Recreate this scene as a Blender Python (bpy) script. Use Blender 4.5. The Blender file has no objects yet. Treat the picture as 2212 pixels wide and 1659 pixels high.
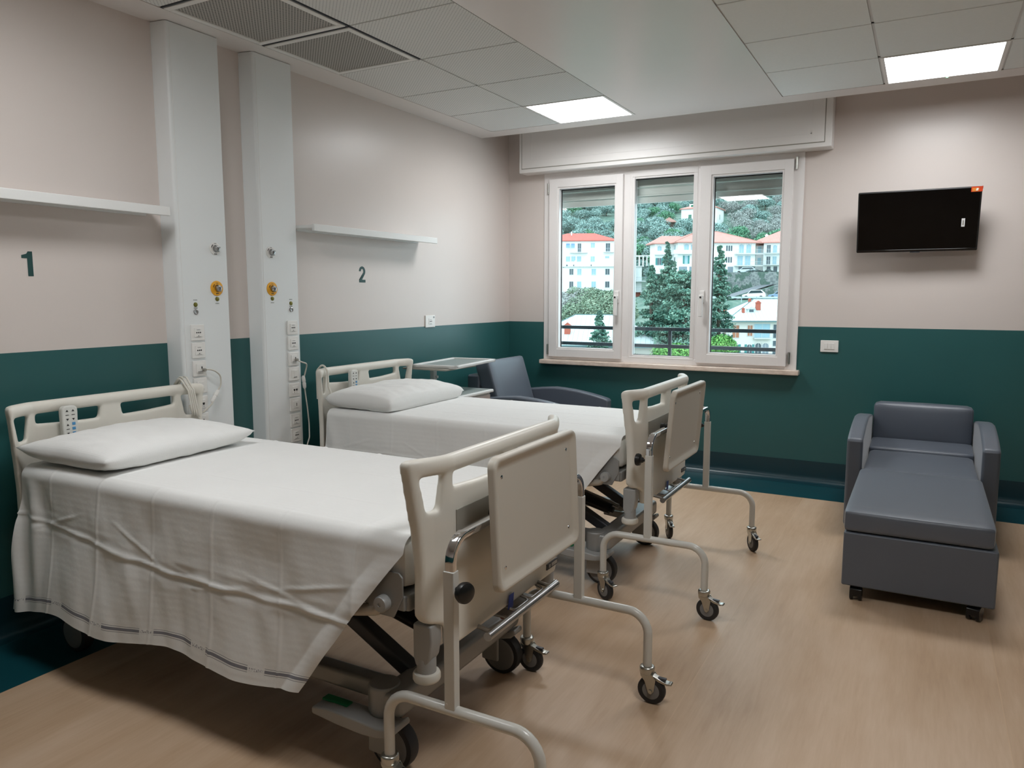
import bpy, bmesh, math, random
import numpy as np
from mathutils import Vector, Matrix, noise
COL = bpy.context.scene.collection
PI = math.pi
random.seed(7)

# ------------------------------------------------------------------ materials
def lin(c):
    return tuple(((v/255)/12.92 if v/255 <= .04045 else ((v/255+.055)/1.055)**2.4) for v in c[:3]) + (1,)

class NT:
    def __init__(self, name):
        self.m = bpy.data.materials.new(name); self.m.use_nodes = True
        self.t = self.m.node_tree; self.b = self.t.nodes['Principled BSDF']; self.out = self.t.nodes['Material Output']
    def n(self, kind, **kw):
        x = self.t.nodes.new(kind)
        for k, v in kw.items():
            if k in x.inputs: x.inputs[k].default_value = v
            else: setattr(x, k, v)
        return x
    def l(self, a, b): self.t.links.new(a, b)
    def math(self, op, a, b=None, c=None):
        x = self.t.nodes.new('ShaderNodeMath'); x.operation = op
        for i, v in enumerate((a, b, c)):
            if v is None: continue
            if isinstance(v, (int, float)): x.inputs[i].default_value = v
            else: self.l(v, x.inputs[i])
        return x.outputs[0]
    def mix(self, fac, a, b):
        x = self.t.nodes.new('ShaderNodeMix'); x.data_type = 'RGBA'
        for i, v in ((0, fac), (6, a), (7, b)):
            if isinstance(v, (int, float, tuple)): x.inputs[i].default_value = v
            else: self.l(v, x.inputs[i])
        return x.outputs[2]
    def coord(self, kind='Object'):
        return self.t.nodes.new('ShaderNodeTexCoord').outputs[kind]
    def sep(self, v):
        x = self.t.nodes.new('ShaderNodeSeparateXYZ'); self.l(v, x.inputs[0]); return x.outputs
    def noise(self, vec, scale, detail=3, rough=.55, stretch=None):
        if stretch:
            mp = self.t.nodes.new('ShaderNodeMapping'); mp.inputs['Scale'].default_value = stretch
            self.l(vec, mp.inputs[0]); vec = mp.outputs[0]
        x = self.t.nodes.new('ShaderNodeTexNoise'); x.inputs['Scale'].default_value = scale
        x.inputs['Detail'].default_value = detail; x.inputs['Roughness'].default_value = rough
        self.l(vec, x.inputs['Vector']); return x.outputs['Fac']
    def ramp(self, fac, stops):
        x = self.t.nodes.new('ShaderNodeValToRGB'); e = x.color_ramp.elements
        while len(e) < len(stops): e.new(.5)
        for i, (p, c) in enumerate(stops): e[i].position = p; e[i].color = c
        self.l(fac, x.inputs[0]); return x.outputs[0]
    def bump(self, h, strength=.2, dist=.01):
        x = self.t.nodes.new('ShaderNodeBump'); x.inputs['Strength'].default_value = strength
        x.inputs['Distance'].default_value = dist; self.l(h, x.inputs['Height']); self.l(x.outputs[0], self.b.inputs['Normal'])
    def base(self, c):
        if isinstance(c, tuple): self.b.inputs['Base Color'].default_value = c
        else: self.l(c, self.b.inputs['Base Color'])
    def set(self, rough=.5, metal=0, spec=.5):
        self.b.inputs['Roughness'].default_value = rough; self.b.inputs['Metallic'].default_value = metal
        self.b.inputs['Specular IOR Level'].default_value = spec

MAT = {}
def plain(name, rgb, rough=.5, metal=0, spec=.5, var=.04, vscale=14, bump=0, bscale=200):
    """a procedural material: a base colour with a faint mottled variation"""
    k = NT(name); c = lin(rgb); v = k.coord()
    f = k.noise(v, vscale, 3)
    lo = tuple(x*(1-var) for x in c[:3]) + (1,); hi = tuple(min(1, x*(1+var)) for x in c[:3]) + (1,)
    k.base(k.mix(f, lo, hi)); k.set(rough, metal, spec)
    if bump: k.bump(k.noise(v, bscale, 2), bump, .002)
    MAT[name] = k.m; return k.m

def emis(name, rgb, strength):
    k = NT(name); k.b.inputs['Emission Color'].default_value = rgb; k.b.inputs['Emission Strength'].default_value = strength
    k.base((.8, .8, .8, 1)); MAT[name] = k.m; return k.m

LAMP = 14.0
plain('plaster_white', (226, 219, 215), .30, var=.015, vscale=3)
plain('trim_white', (232, 229, 226), .35, var=.01)
plain('column_white', (232, 235, 235), .35, var=.012, vscale=5)
plain('pvc_white', (232, 228, 226), .28, var=.008)
plain('shelf_white', (232, 232, 230), .35, var=.01)
plain('bed_plastic', (226, 222, 212), .33, var=.012, vscale=6)
plain('label_grey', (150, 147, 138), .4, var=.02)
plain('table_plastic', (197, 190, 178), .38, var=.015, vscale=8)
plain('table_rim', (208, 203, 192), .32, var=.01)
plain('tube_paint', (205, 203, 196), .25, var=.012)
plain('chrome', (225, 225, 228), .08, metal=1, var=.01)
plain('steel', (176, 176, 176), .3, metal=1, var=.03)
plain('zinc', (190, 190, 184), .28, metal=1, var=.04)
plain('frame_grey', (150, 150, 148), .4, metal=.25, var=.02)
plain('frame_dark', (70, 72, 78), .4, metal=.2, var=.03)
plain('black_plastic', (20, 20, 21), .35, var=.05)
plain('black_gloss', (8, 8, 10), .12, var=.05)
plain('rubber', (38, 38, 40), .55, var=.06)
plain('hub_grey', (120, 120, 120), .45, var=.03)
plain('fork_grey', (160, 160, 158), .4, var=.02)
plain('red_plastic', (110, 34, 28), .5)
plain('green_plastic', (30, 130, 80), .4)
plain('blue_plastic', (40, 70, 170), .4)
plain('cord_white', (214, 210, 200), .45)
plain('vinyl_grey', (86, 93, 104), .42, spec=.7, var=.04, vscale=9, bump=.10, bscale=420)
MAT['vinyl_grey'].node_tree.nodes['Principled BSDF'].inputs['Sheen Weight'].default_value = .22
MAT['vinyl_grey'].node_tree.nodes['Principled BSDF'].inputs['Sheen Roughness'].default_value = .35
plain('socket_white', (236, 234, 230), .3, var=.006)
plain('dark_hole', (18, 18, 18), .6)
plain('amber', (236, 170, 40), .4, var=.03)
plain('olive_brass', (120, 116, 50), .35, metal=.4)
plain('numeral_green', (28, 70, 68), .5)
plain('tv_screen', (4, 4, 5), .05, spec=.2, var=.05)
plain('sticker_red', (206, 72, 40), .4)
plain('sticker_orange', (226, 140, 60), .4)
plain('sticker_white', (230, 230, 230), .5)
plain('key_black', (25, 25, 28), .5)
plain('key_blue', (70, 140, 190), .5)
plain('remote_grey', (212, 212, 206), .4)
plain('vent_frame', (230, 228, 224), .4, var=.01)
plain('cabinet_grey', (176, 182, 184), .35)
plain('cabinet_white', (222, 222, 220), .3)
plain('drawer_taupe', (176, 162, 156), .4)
plain('tray_grey', (150, 158, 156), .35)
plain('gasket', (22, 24, 26), .5)
plain('rail_dark', (62, 70, 76), .4, metal=.3)
plain('shutter_grey', (222, 226, 220), .5, var=.08, vscale=3)
plain('mattress_white', (228, 226, 222), .8, var=.02, bump=.1, bscale=300)
emis('lamp_white', (.97, .99, 1.0, 1), LAMP)
emis('led_green', (.05, 1, .25, 1), 3)

def wall_mat():
    k = NT('wall_paint'); o = k.coord(); z = k.sep(o)[2]
    g = k.math('GREATER_THAN', z, 1.196)
    f = k.noise(o, 2.2, 4)
    up = k.mix(f, lin((214, 204, 198)), lin((219, 209, 203)))
    dn = k.mix(f, lin((42, 90, 90)), lin((47, 97, 96)))
    k.base(k.mix(g, dn, up)); k.set(.33, spec=.5); k.bump(k.noise(o, 90, 3), .05, .002); return k.m
MAT['wall'] = wall_mat()
plain('skirting_teal', (14, 54, 63), .30, var=.05)
plain('floor_teal', (17, 68, 76), .3, var=.05, vscale=20)

def floor_mat():
    k = NT('wood_vinyl'); o = k.coord(); s = k.sep(o)
    # vinyl sheets laid along Y, printed oak grain along Y
    sheet = k.math('FLOOR', k.math('DIVIDE', k.math('ADD', s[0], .35), 1.0))
    cb = k.n('ShaderNodeCombineXYZ'); k.l(s[0], cb.inputs[0]); k.l(s[1], cb.inputs[1]); k.l(k.math('MULTIPLY', sheet, 7.3), cb.inputs[2])
    v = cb.outputs[0]
    a = k.noise(v, 1.0, 5, .62, (14, 1.6, 1)); b = k.noise(v, 1.0, 4, .6, (80, 7, 1)); c = k.noise(v, 1.0, 3, .5, (3.6, 1.3, 1))
    f = k.math('ADD', k.math('MULTIPLY', a, .36), k.math('ADD', k.math('MULTIPLY', b, .18), k.math('MULTIPLY', c, .46)))
    col = k.ramp(f, [(.28, lin((168, 138, 110))), (.44, lin((188, 159, 130))), (.58, lin((200, 173, 146))), (.75, lin((209, 185, 160)))])
    fr = k.math('FRACT', k.math('DIVIDE', k.math('ADD', s[0], .35), 1.0))
    seam = k.math('LESS_THAN', fr, .0028)
    k.base(k.mix(k.math('MULTIPLY', seam, .35), col, lin((214, 184, 150))))
    k.set(.40, spec=.4); k.bump(b, .06, .002); return k.m
MAT['floor'] = floor_mat()

def tile_mat(name, rgb, period, rad, depth):
    k = NT(name); o = k.coord(); s = k.sep(o)
    def cell(v, off=0.): return k.math('SUBTRACT', k.math('FRACT', k.math('ADD', k.math('DIVIDE', v, period), off)), .5)
    def disc(off):
        x = cell(s[0], off); y = cell(s[1], off)
        return k.math('LESS_THAN', k.math('ADD', k.math('MULTIPLY', x, x), k.math('MULTIPLY', y, y)), rad*rad)
    d = k.math('MAXIMUM', disc(0.), disc(.5))
    c = lin(rgb); dk = tuple(x*depth for x in c[:3]) + (1,)
    k.base(k.mix(d, c, dk)); k.set(.6, spec=.3); MAT[name] = k.m
tile_mat('tile_perforated', (224, 223, 220), .021, .115, .30)
tile_mat('vent_perforated', (176, 172, 166), .0185, .20, .16)
plain('tile_plain', (238, 240, 238), .85, var=.03, vscale=60, bump=.25, bscale=260)
plain('grid_white', (206, 205, 202), .4, var=.01)

def marble():
    k = NT('sill_marble'); o = k.coord()
    f = k.noise(o, 7, 6, .65, (1, 3, 3))
    k.base(k.ramp(f, [(.3, lin((196, 176, 160))), (.5, lin((226, 208, 194))), (.7, lin((234, 220, 208)))])); k.set(.25); MAT['marble'] = k.m
marble()

def glass():
    """thin window pane: clear transmission plus the Fresnel reflection of two faces"""
    k = NT('pane_glass'); k.t.nodes.remove(k.b)
    tr = k.n('ShaderNodeBsdfTransparent'); tr.inputs[0].default_value = (.93, .96, .955, 1)
    gl = k.n('ShaderNodeBsdfGlossy'); gl.inputs['Roughness'].default_value = 0.0
    fr = k.n('ShaderNodeFresnel', IOR=1.5); f2 = k.math('MINIMUM', k.math('MULTIPLY', fr.outputs[0], 1.9), .95)
    mx = k.n('ShaderNodeMixShader'); k.l(f2, mx.inputs[0]); k.l(tr.outputs[0], mx.inputs[1]); k.l(gl.outputs[0], mx.inputs[2])
    k.l(mx.outputs[0], k.out.inputs[0]); MAT['glass'] = k.m
glass()

def cotton():
    k = NT('white_cotton'); o = k.coord(); uv = k.n('ShaderNodeUVMap'); s = k.sep(uv.outputs[0])
    # woven border: two fine lines with a broad grey-blue line between, set in from the hem
    h = s[1]
    def band(a, b): return k.math('MULTIPLY', k.math('GREATER_THAN', h, a), k.math('LESS_THAN', h, b))
    st = k.math('ADD', k.math('MULTIPLY', band(.040, .050), .85), k.math('ADD', k.math('MULTIPLY', band(.034, .0365), .6), k.math('MULTIPLY', band(.0535, .056), .6)))
    # woven tabs every 0.26 m in the border, pale with tiny dark marks
    fx = k.math('FRACT', k.math('DIVIDE', k.math('ADD', s[0], .02), .262))
    tab = k.math('MULTIPLY', k.math('LESS_THAN', fx, .27), band(.034, .056))
    marks = k.noise(uv.outputs[0], 1, 1, .5, (420, 130, 1))
    mk = k.math('MULTIPLY', k.math('GREATER_THAN', marks, .56), k.math('MULTIPLY', k.math('LESS_THAN', k.math('ABSOLUTE', k.math('SUBTRACT', fx, .135)), .11), band(.040, .050)))
    st2 = k.math('MULTIPLY', st, k.math('SUBTRACT', 1, tab))
    st3 = k.math('MAXIMUM', st2, k.math('MULTIPLY', mk, .9))
    base = k.mix(k.noise(o, 4, 3), lin((231, 231, 229)), lin((237, 237, 235)))
    k.base(k.mix(st3, base, lin((98, 98, 112)))); k.set(.75, spec=.2)
    # satin stripe weave along the bed + soft crumple
    w = k.n('ShaderNodeTexWave'); w.bands_direction = 'Y'; w.inputs['Scale'].default_value = 14; w.inputs['Distortion'].default_value = 1.5
    mp = k.n('ShaderNodeMapping'); mp.inputs['Scale'].default_value = (.3, 1, 1); k.l(uv.outputs[0], mp.inputs[0]); k.l(mp.outputs[0], w.inputs[0])
    hgt = k.math('ADD', k.math('MULTIPLY', w.outputs['Fac'], .03), k.math('ADD', k.math('MULTIPLY', k.noise(o, 7, 4, .55, (1.0, 1, .8)), .8), k.math('MULTIPLY', k.noise(o, 34, 3), .12)))
    k.bump(hgt, .35, .012); k.b.inputs['Sheen Weight'].default_value = .1
    MAT['cotton'] = k.m
cotton()

def leafmat(name, a, b, c, scale=.5):
    k = NT(name); o = k.coord(); g = k.n('ShaderNodeNewGeometry')
    f = k.noise(o, scale, 3); r = g.outputs['Random Per Island']
    t = k.math('ADD', k.math('MULTIPLY', f, .6), k.math('MULTIPLY', r, .4))
    k.base(k.ramp(t, [(.25, lin(a)), (.5, lin(b)), (.75, lin(c))])); k.set(.7, spec=.15); MAT[name] = k.m
leafmat('leaf_olive', (96, 124, 120), (134, 162, 156), (178, 200, 192))
leafmat('leaf_dark', (64, 104, 92), (98, 136, 120), (146, 174, 154))
leafmat('leaf_bush', (90, 114, 96), (120, 142, 118), (156, 170, 146))
leafmat('leaf_bright', (60, 112, 56), (92, 146, 74), (132, 176, 96))
leafmat('leaf_green', (72, 122, 98), (98, 148, 116), (130, 174, 140))
leafmat('leaf_hedge', (60, 76, 76), (82, 98, 96), (106, 120, 116))
leafmat('leaf_yellow', (110, 140, 50), (140, 166, 66), (160, 182, 86))
leafmat('twig_grey', (132, 136, 134), (156, 160, 156), (180, 182, 176))
plain('bark', (84, 72, 62), .8, var=.2, vscale=3)
def hillmat():
    k = NT('hillside'); o = k.coord(); f = k.noise(o, .09, 6, .65); f2 = k.noise(o, .8, 4)
    t = k.math('ADD', k.math('MULTIPLY', f, .6), k.math('MULTIPLY', f2, .4))
    k.base(k.ramp(t, [(.3, lin((70, 96, 84))), (.45, lin((96, 122, 110))), (.58, lin((128, 144, 132))), (.72, lin((156, 162, 150)))])); k.set(.9, spec=.1); MAT['hill'] = k.m
hillmat()
def rock():
    k = NT('stone_wall'); o = k.coord(); v = k.n('ShaderNodeTexVoronoi', Scale=2.6); k.l(o, v.inputs[0])
    f = k.noise(o, .5, 5)
    c = k.mix(k.math('MULTIPLY', k.math('GREATER_THAN', f, .53), .7), k.mix(v.outputs['Distance'], lin((86, 94, 96)), lin((150, 154, 150))), lin((62, 92, 78)))
    k.base(c); k.set(.9, spec=.1); MAT['stone'] = k.m
rock()
plain('stucco_white', (236, 238, 236), .8, var=.02, vscale=.5)
plain('stucco_cream', (226, 220, 212), .8, var=.02, vscale=.5)
plain('stucco_pink', (218, 180, 172), .8, var=.05, vscale=.5)
plain('stucco_grey', (206, 206, 206), .8, var=.03, vscale=.5)
def tiles(name, a, b):
    k = NT(name); o = k.coord(); w = k.n('ShaderNodeTexWave', Scale=.9, Distortion=.6); k.l(o, w.inputs[0])
    k.base(k.mix(k.math('ADD', k.math('MULTIPLY', w.outputs['Fac'], .4), k.math('MULTIPLY', k.noise(o, 1.2, 4), .6)), lin(a), lin(b))); k.set(.8, spec=.2); MAT[name] = k.m
tiles('roof_red', (176, 82, 72), (202, 112, 100))
tiles('roof_pink', (186, 122, 112), (212, 154, 143))
def seamed():
    k = NT('roof_metal'); o = k.coord(); sx = k.sep(o)
    f = k.math('LESS_THAN', k.math('FRACT', k.math('DIVIDE', sx[0], .62)), .06)
    c = k.mix(k.noise(o, .7, 3), lin((186, 198, 198)), lin((206, 216, 215)))
    k.base(k.mix(f, c, lin((120, 140, 140)))); k.set(.5, spec=.3); MAT['roof_metal'] = k.m
seamed()
tiles('roof_brown', (150, 110, 100), (176, 136, 124))
plain('brick_red', (170, 88, 70), .8, var=.12, vscale=4)
plain('shade_door', (128, 140, 150), .5, var=.1)
plain('window_dark', (60, 78, 86), .2, var=.15, vscale=1)
plain('window_pale', (150, 184, 196), .2, var=.1, vscale=1)
plain('shutter_teal', (40, 130, 130), .5)
plain('shutter_green', (40, 110, 84), .5)
plain('shutter_brown', (176, 116, 86), .5)
plain('shutter_wood', (120, 108, 104), .6)
plain('rail_pale', (176, 190, 194), .5)
plain('gutter', (88, 116, 118), .5)
plain('asphalt', (112, 114, 118), .9, var=.06, vscale=.6)
plain('car_white', (232, 236, 236), .2)
plain('car_silver', (196, 204, 210), .2)
plain('car_blue', (128, 152, 176), .2)
plain('car_glass', (50, 66, 70), .1)
plain('awning_blue', (120, 160, 205), .6)

# ------------------------------------------------------------------ mesh helpers
def V(*a): return Vector(a)
class MB:
    def __init__(s): s.bm = bmesh.new()
    def merge(s, tb, M=None):
        mp = {}
        for v in tb.verts: mp[v] = s.bm.verts.new(M @ v.co if M else v.co)
        for f in tb.faces:
            try: nf = s.bm.faces.new([mp[v] for v in f.verts]); nf.material_index = f.material_index
            except ValueError: pass
        tb.free(); return s
    def box(s, c, d, bev=0, seg=2, rot=None, mi=0):
        tb = bmesh.new(); bmesh.ops.create_cube(tb, size=1)
        for v in tb.verts: v.co = Vector((v.co.x*d[0], v.co.y*d[1], v.co.z*d[2]))
        if bev: bmesh.ops.bevel(tb, geom=tb.edges[:], offset=min(bev, min(d)*.49), segments=seg, affect='EDGES', profile=.5)
        for f in tb.faces: f.material_index = mi
        M = Matrix.Translation(c)
        if rot is not None: M = M @ (rot.to_4x4() if hasattr(rot, 'to_4x4') else rot)
        return s.merge(tb, M)
    def b2(s, lo, hi, bev=0, seg=2, mi=0):
        return s.box([(a+b)/2 for a, b in zip(lo, hi)], [abs(b-a) for a, b in zip(lo, hi)], bev, seg, None, mi)
    def prism(s, pts, a, b, plane='XZ', bev=0, seg=2, mi=0, M=None):
        """extrude a 2D polygon; plane XZ extrudes along Y, YZ along X, XY along Z"""
        tb = bmesh.new()
        def P(p, h): return {'XZ': (p[0], h, p[1]), 'YZ': (h, p[0], p[1]), 'XY': (p[0], p[1], h)}[plane]
        A = [tb.verts.new(P(p, a)) for p in pts]; B = [tb.verts.new(P(p, b)) for p in pts]
        n = len(pts); tb.faces.new(A); tb.faces.new(B[::-1])
        for i in range(n): tb.faces.new((A[i], B[i], B[(i+1) % n], A[(i+1) % n])[::-1])
        bmesh.ops.recalc_face_normals(tb, faces=tb.faces[:])
        if bev:
            es = [e for e in tb.edges if len(e.link_faces) == 2 and e.calc_face_angle() > .5]
            bmesh.ops.bevel(tb, geom=es, offset=bev, segments=seg, affect='EDGES', profile=.5)
        for f in tb.faces: f.material_index = mi
        return s.merge(tb, M)
    def cyl(s, p0, p1, r0, r1=None, seg=20, mi=0, cap=True):
        p0 = Vector(p0); p1 = Vector(p1); r1 = r0 if r1 is None else r1
        return s.rings([(p0, r0), (p1, r1)], (p1-p0).normalized(), seg, mi, cap)
    def rings(s, lst, axis, seg=24, mi=0, cap=True):
        """a surface of revolution: (centre, radius) rings about one axis"""
        axis = Vector(axis).normalized(); u = axis.orthogonal().normalized(); w = axis.cross(u)
        R = [[s.bm.verts.new(Vector(c)+(u*math.cos(2*PI*i/seg)+w*math.sin(2*PI*i/seg))*r) for i in range(seg)] for c, r in lst]
        for a, b in zip(R, R[1:]):
            for i in range(seg):
                f = s.bm.faces.new((a[i], a[(i+1) % seg], b[(i+1) % seg], b[i])); f.material_index = mi
        if cap:
            f = s.bm.faces.new(R[0][::-1]); f.material_index = mi; f = s.bm.faces.new(R[-1]); f.material_index = mi
        return s
    def lathe(s, o, axis, prof, seg=28, mi=0):
        o = Vector(o); axis = Vector(axis).normalized()
        return s.rings([(o+axis*h, max(r, 1e-4)) for h, r in prof], axis, seg, mi)
    def tube(s, pts, r, seg=12, fil=0, fs=6, mi=0, rect=None, up=None):
        """sweep a circle (or a rect=(w,h) section) along a polyline whose corners are filleted"""
        P = fillet([Vector(p) for p in pts], fil, fs) if fil else [Vector(p) for p in pts]
        n = len(P); T = []
        for i in range(n):
            a = P[max(i-1, 0)]; b = P[min(i+1, n-1)]; T.append((b-a).normalized())
        u = (Vector(up) if up else T[0].orthogonal()); u = (u - T[0]*u.dot(T[0])).normalized()
        R = []
        for i in range(n):
            u = (u - T[i]*u.dot(T[i])).normalized(); w = T[i].cross(u)
            if rect:
                a, b = rect[0]/2, rect[1]/2; c = min(a, b)*.3
                q = [(a-c, b), (a, b-c), (a, -b+c), (a-c, -b), (-a+c, -b), (-a, -b+c), (-a, b-c), (-a+c, b)][::-1]
                R.append([s.bm.verts.new(P[i]+u*x+w*y) for x, y in q])
            else:
                R.append([s.bm.verts.new(P[i]+(u*math.cos(2*PI*k/seg)+w*math.sin(2*PI*k/seg))*r) for k in range(seg)])
        m = len(R[0])
        for a, b in zip(R, R[1:]):
            for k in range(m):
                f = s.bm.faces.new((a[k], a[(k+1) % m], b[(k+1) % m], b[k])); f.material_index = mi
        f = s.bm.faces.new(R[0][::-1]); f.material_index = mi; f = s.bm.faces.new(R[-1]); f.material_index = mi
        return s
    def rbox(s, c, d, r, div=10, bulge=(0, 0, 0), rot=None, mi=0):
        """upholstered block: rounded box whose faces swell by bulge along each axis"""
        tb = bmesh.new(); bmesh.ops.create_cube(tb, size=2)
        bmesh.ops.subdivide_edges(tb, edges=tb.edges[:], cuts=div, use_grid_fill=True)
        h = [x/2 for x in d]
        for v in tb.verts:
            p = [math.copysign(abs(a)**.75, a) for a in v.co]
            q = [p[i]*h[i] for i in range(3)]
            inn = [max(-(h[i]-r), min(h[i]-r, q[i])) for i in range(3)]
            dv = Vector([q[i]-inn[i] for i in range(3)]); L = dv.length
            out = Vector(inn)+(dv/L*r if L > 1e-9 else dv)
            for i in range(3):
                j, k = (i+1) % 3, (i+2) % 3
                out[i] += bulge[i]*p[i]*(1-p[j]**2)*(1-p[k]**2)
            v.co = out
        for f in tb.faces: f.material_index = mi
        M = Matrix.Translation(c)
        if rot is not None: M = M @ rot.to_4x4()
        return s.merge(tb, M)
    def quad(s, pts, mi=0):
        f = s.bm.faces.new([s.bm.verts.new(p) for p in pts]); f.material_index = mi; return s
    def mesh(s, name, mats, ang=38, fix=True):
        if fix: bmesh.ops.recalc_face_normals(s.bm, faces=s.bm.faces[:])
        for f in s.bm.faces: f.smooth = True
        c = math.radians(ang)
        for e in s.bm.edges:
            if len(e.link_faces) == 2 and e.calc_face_angle(0) > c: e.smooth = False
        me = bpy.data.meshes.new(name); s.bm.to_mesh(me); s.bm.free()
        for m in (mats if isinstance(mats, (list, tuple)) else [mats]): me.materials.append(MAT[m] if isinstance(m, str) else m)
        weighted_normals(me); return me
    def build(s, name, mats, parent=None, loc=(0, 0, 0), rz=0, ang=38, fix=True):
        return link(name, s.mesh(name, mats, ang, fix), parent, loc, rz)

def weighted_normals(me, lim=math.cos(math.radians(50))):
    """corner normals weighted by face area, so bevelled flat faces shade flat"""
    fn = [p.normal.copy() for p in me.polygons]; fa = [p.area for p in me.polygons]; vf = [[] for _ in me.vertices]
    for p in me.polygons:
        for v in p.vertices: vf[v].append(p.index)
    out = [None]*len(me.loops)
    for p in me.polygons:
        n0 = fn[p.index]
        for li in p.loop_indices:
            acc = Vector((0, 0, 0))
            for g in vf[me.loops[li].vertex_index]:
                if fn[g].dot(n0) > lim: acc += fn[g]*fa[g]
            out[li] = tuple(acc.normalized()) if acc.length > 1e-12 else tuple(n0)
    me.normals_split_custom_set(out)

def fillet(P, r, fs=6):
    out = [P[0]]
    for a, b, c in zip(P, P[1:], P[2:]):
        u = (a-b); w = (c-b); lu, lw = u.length, w.length
        if lu < 1e-6 or lw < 1e-6: continue
        u /= lu; w /= lw; an = u.angle(w)
        if an > PI-.02: out.append(b); continue
        t = min(r/math.tan(an/2), lu*.5 if len(P) > 3 else lu*.95, lw*.5 if len(P) > 3 else lw*.95)
        if a is P[0]: t = min(r/math.tan(an/2), lu*.98, lw*.5 if c is not P[-1] else lw*.98)
        p0 = b+u*t; p1 = b+w*t
        for k in range(fs+1):
            q = k/fs
            # circular-ish blend
            ctr = b+(u+w).normalized()*(t/math.cos(an/2)); rr = (p0-ctr).length
            d = ((p0-ctr)*(1-q)+(p1-ctr)*q); d = d.normalized()*rr
            out.append(ctr+d)
    out.append(P[-1]); return out

def link(name, me, parent=None, loc=(0, 0, 0), rz=0):
    o = bpy.data.objects.new(name, me); COL.objects.link(o)
    if parent is not None: o.parent = parent
    o.location = loc; o.rotation_euler = (0, 0, rz); return o
def tag(o, label=None, cat=None, group=None, kind=None):
    if label: o['label'] = label
    if cat: o['category'] = cat
    if group: o['group'] = group
    if kind: o['kind'] = kind
    return o
def thing(name, label, cat, loc=(0, 0, 0), rz=0, group=None):
    o = bpy.data.objects.new(name, None); COL.objects.link(o); o.empty_display_size = .1
    o.location = loc; o.rotation_euler = (0, 0, rz); return tag(o, label, cat, group)
def struct(o): o['kind'] = 'structure'; return o
def copy_tree(o, parent=None):
    c = o.copy(); COL.objects.link(c)
    if parent is not None: c.parent = parent
    for ch in [x for x in bpy.data.objects if x.parent is o]: copy_tree(ch, c)
    return c

# ------------------------------------------------------------------ signed-distance moulding (smooth plastic panels)
def surface_nets(F, o, h):
    s = F < 0; nx, ny, nz = F.shape
    acc = np.zeros((nx-1, ny-1, nz-1, 3)); cnt = np.zeros((nx-1, ny-1, nz-1))
    base = np.stack(np.meshgrid(np.arange(nx-1), np.arange(ny-1), np.arange(nz-1), indexing='ij'), -1).astype(float)
    def sl(d): return tuple(slice(k, k+n-1) for k, n in zip(d, F.shape))
    for ax in range(3):
        for a in (0, 1):
            for b in (0, 1):
                d0 = [a, b]; d0.insert(ax, 0); d1 = list(d0); d1[ax] = 1
                f0 = F[sl(d0)]; f1 = F[sl(d1)]; cr = (f0 < 0) != (f1 < 0)
                t = np.where(cr, f0/np.where(cr, f0-f1, 1), 0)
                p = base + np.array(d0); p[..., ax] += t
                acc += np.where(cr[..., None], p, 0); cnt += cr
    act = cnt > 0; idx = -np.ones(act.shape, int); idx[act] = np.arange(act.sum())
    P = acc[act]/cnt[act][:, None]*h + np.array(o); Q = []
    for ax in range(3):
        u, w = [(1, 2), (2, 0), (0, 1)][ax]
        A = np.take(s, range(0, F.shape[ax]-1), ax); B = np.take(s, range(1, F.shape[ax]), ax)
        I = np.argwhere(A != B)
        I = I[(I[:, u] > 0) & (I[:, w] > 0) & (I[:, u] < F.shape[u]-1) & (I[:, w] < F.shape[w]-1)]
        du = np.zeros(3, int); du[u] = 1; dw = np.zeros(3, int); dw[w] = 1
        q = np.stack([idx[tuple((I-k).T)] for k in (du*0, du, du+dw, dw)], -1)
        flip = A[tuple(I.T)]
        q[flip] = q[flip][:, ::-1]; Q.append(q[:, ::-1])
    return P, np.concatenate(Q)
def sd_poly(P, X, Y):
    d = np.full(X.shape, 1e9); ins = np.zeros(X.shape, bool); n = len(P)
    for i in range(n):
        ax, ay = P[i]; bx, by = P[(i+1) % n]; ex, ey = bx-ax, by-ay
        wx, wy = X-ax, Y-ay; t = np.clip((wx*ex+wy*ey)/(ex*ex+ey*ey), 0, 1)
        d = np.minimum(d, (wx-ex*t)**2+(wy-ey*t)**2)
        c = ((ay > Y) != (by > Y)); q = np.where(c, (bx-ax)*(Y-ay)/np.where(c, by-ay, 1)+ax, 0); ins ^= c & (X < q)
    return np.where(ins, -1, 1)*np.sqrt(d)
def blur(F, k):
    for ax in (0, 1):
        for _ in range(2):
            A = F.copy()
            for j in range(1, k+1): A += np.roll(F, j, ax)+np.roll(F, -j, ax)
            F = A/(2*k+1)
    return F
def smin(a, b, k):
    h = np.clip(.5+.5*(b-a)/k, 0, 1); return b*(1-h)+a*h-k*h*(1-h)

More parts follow.
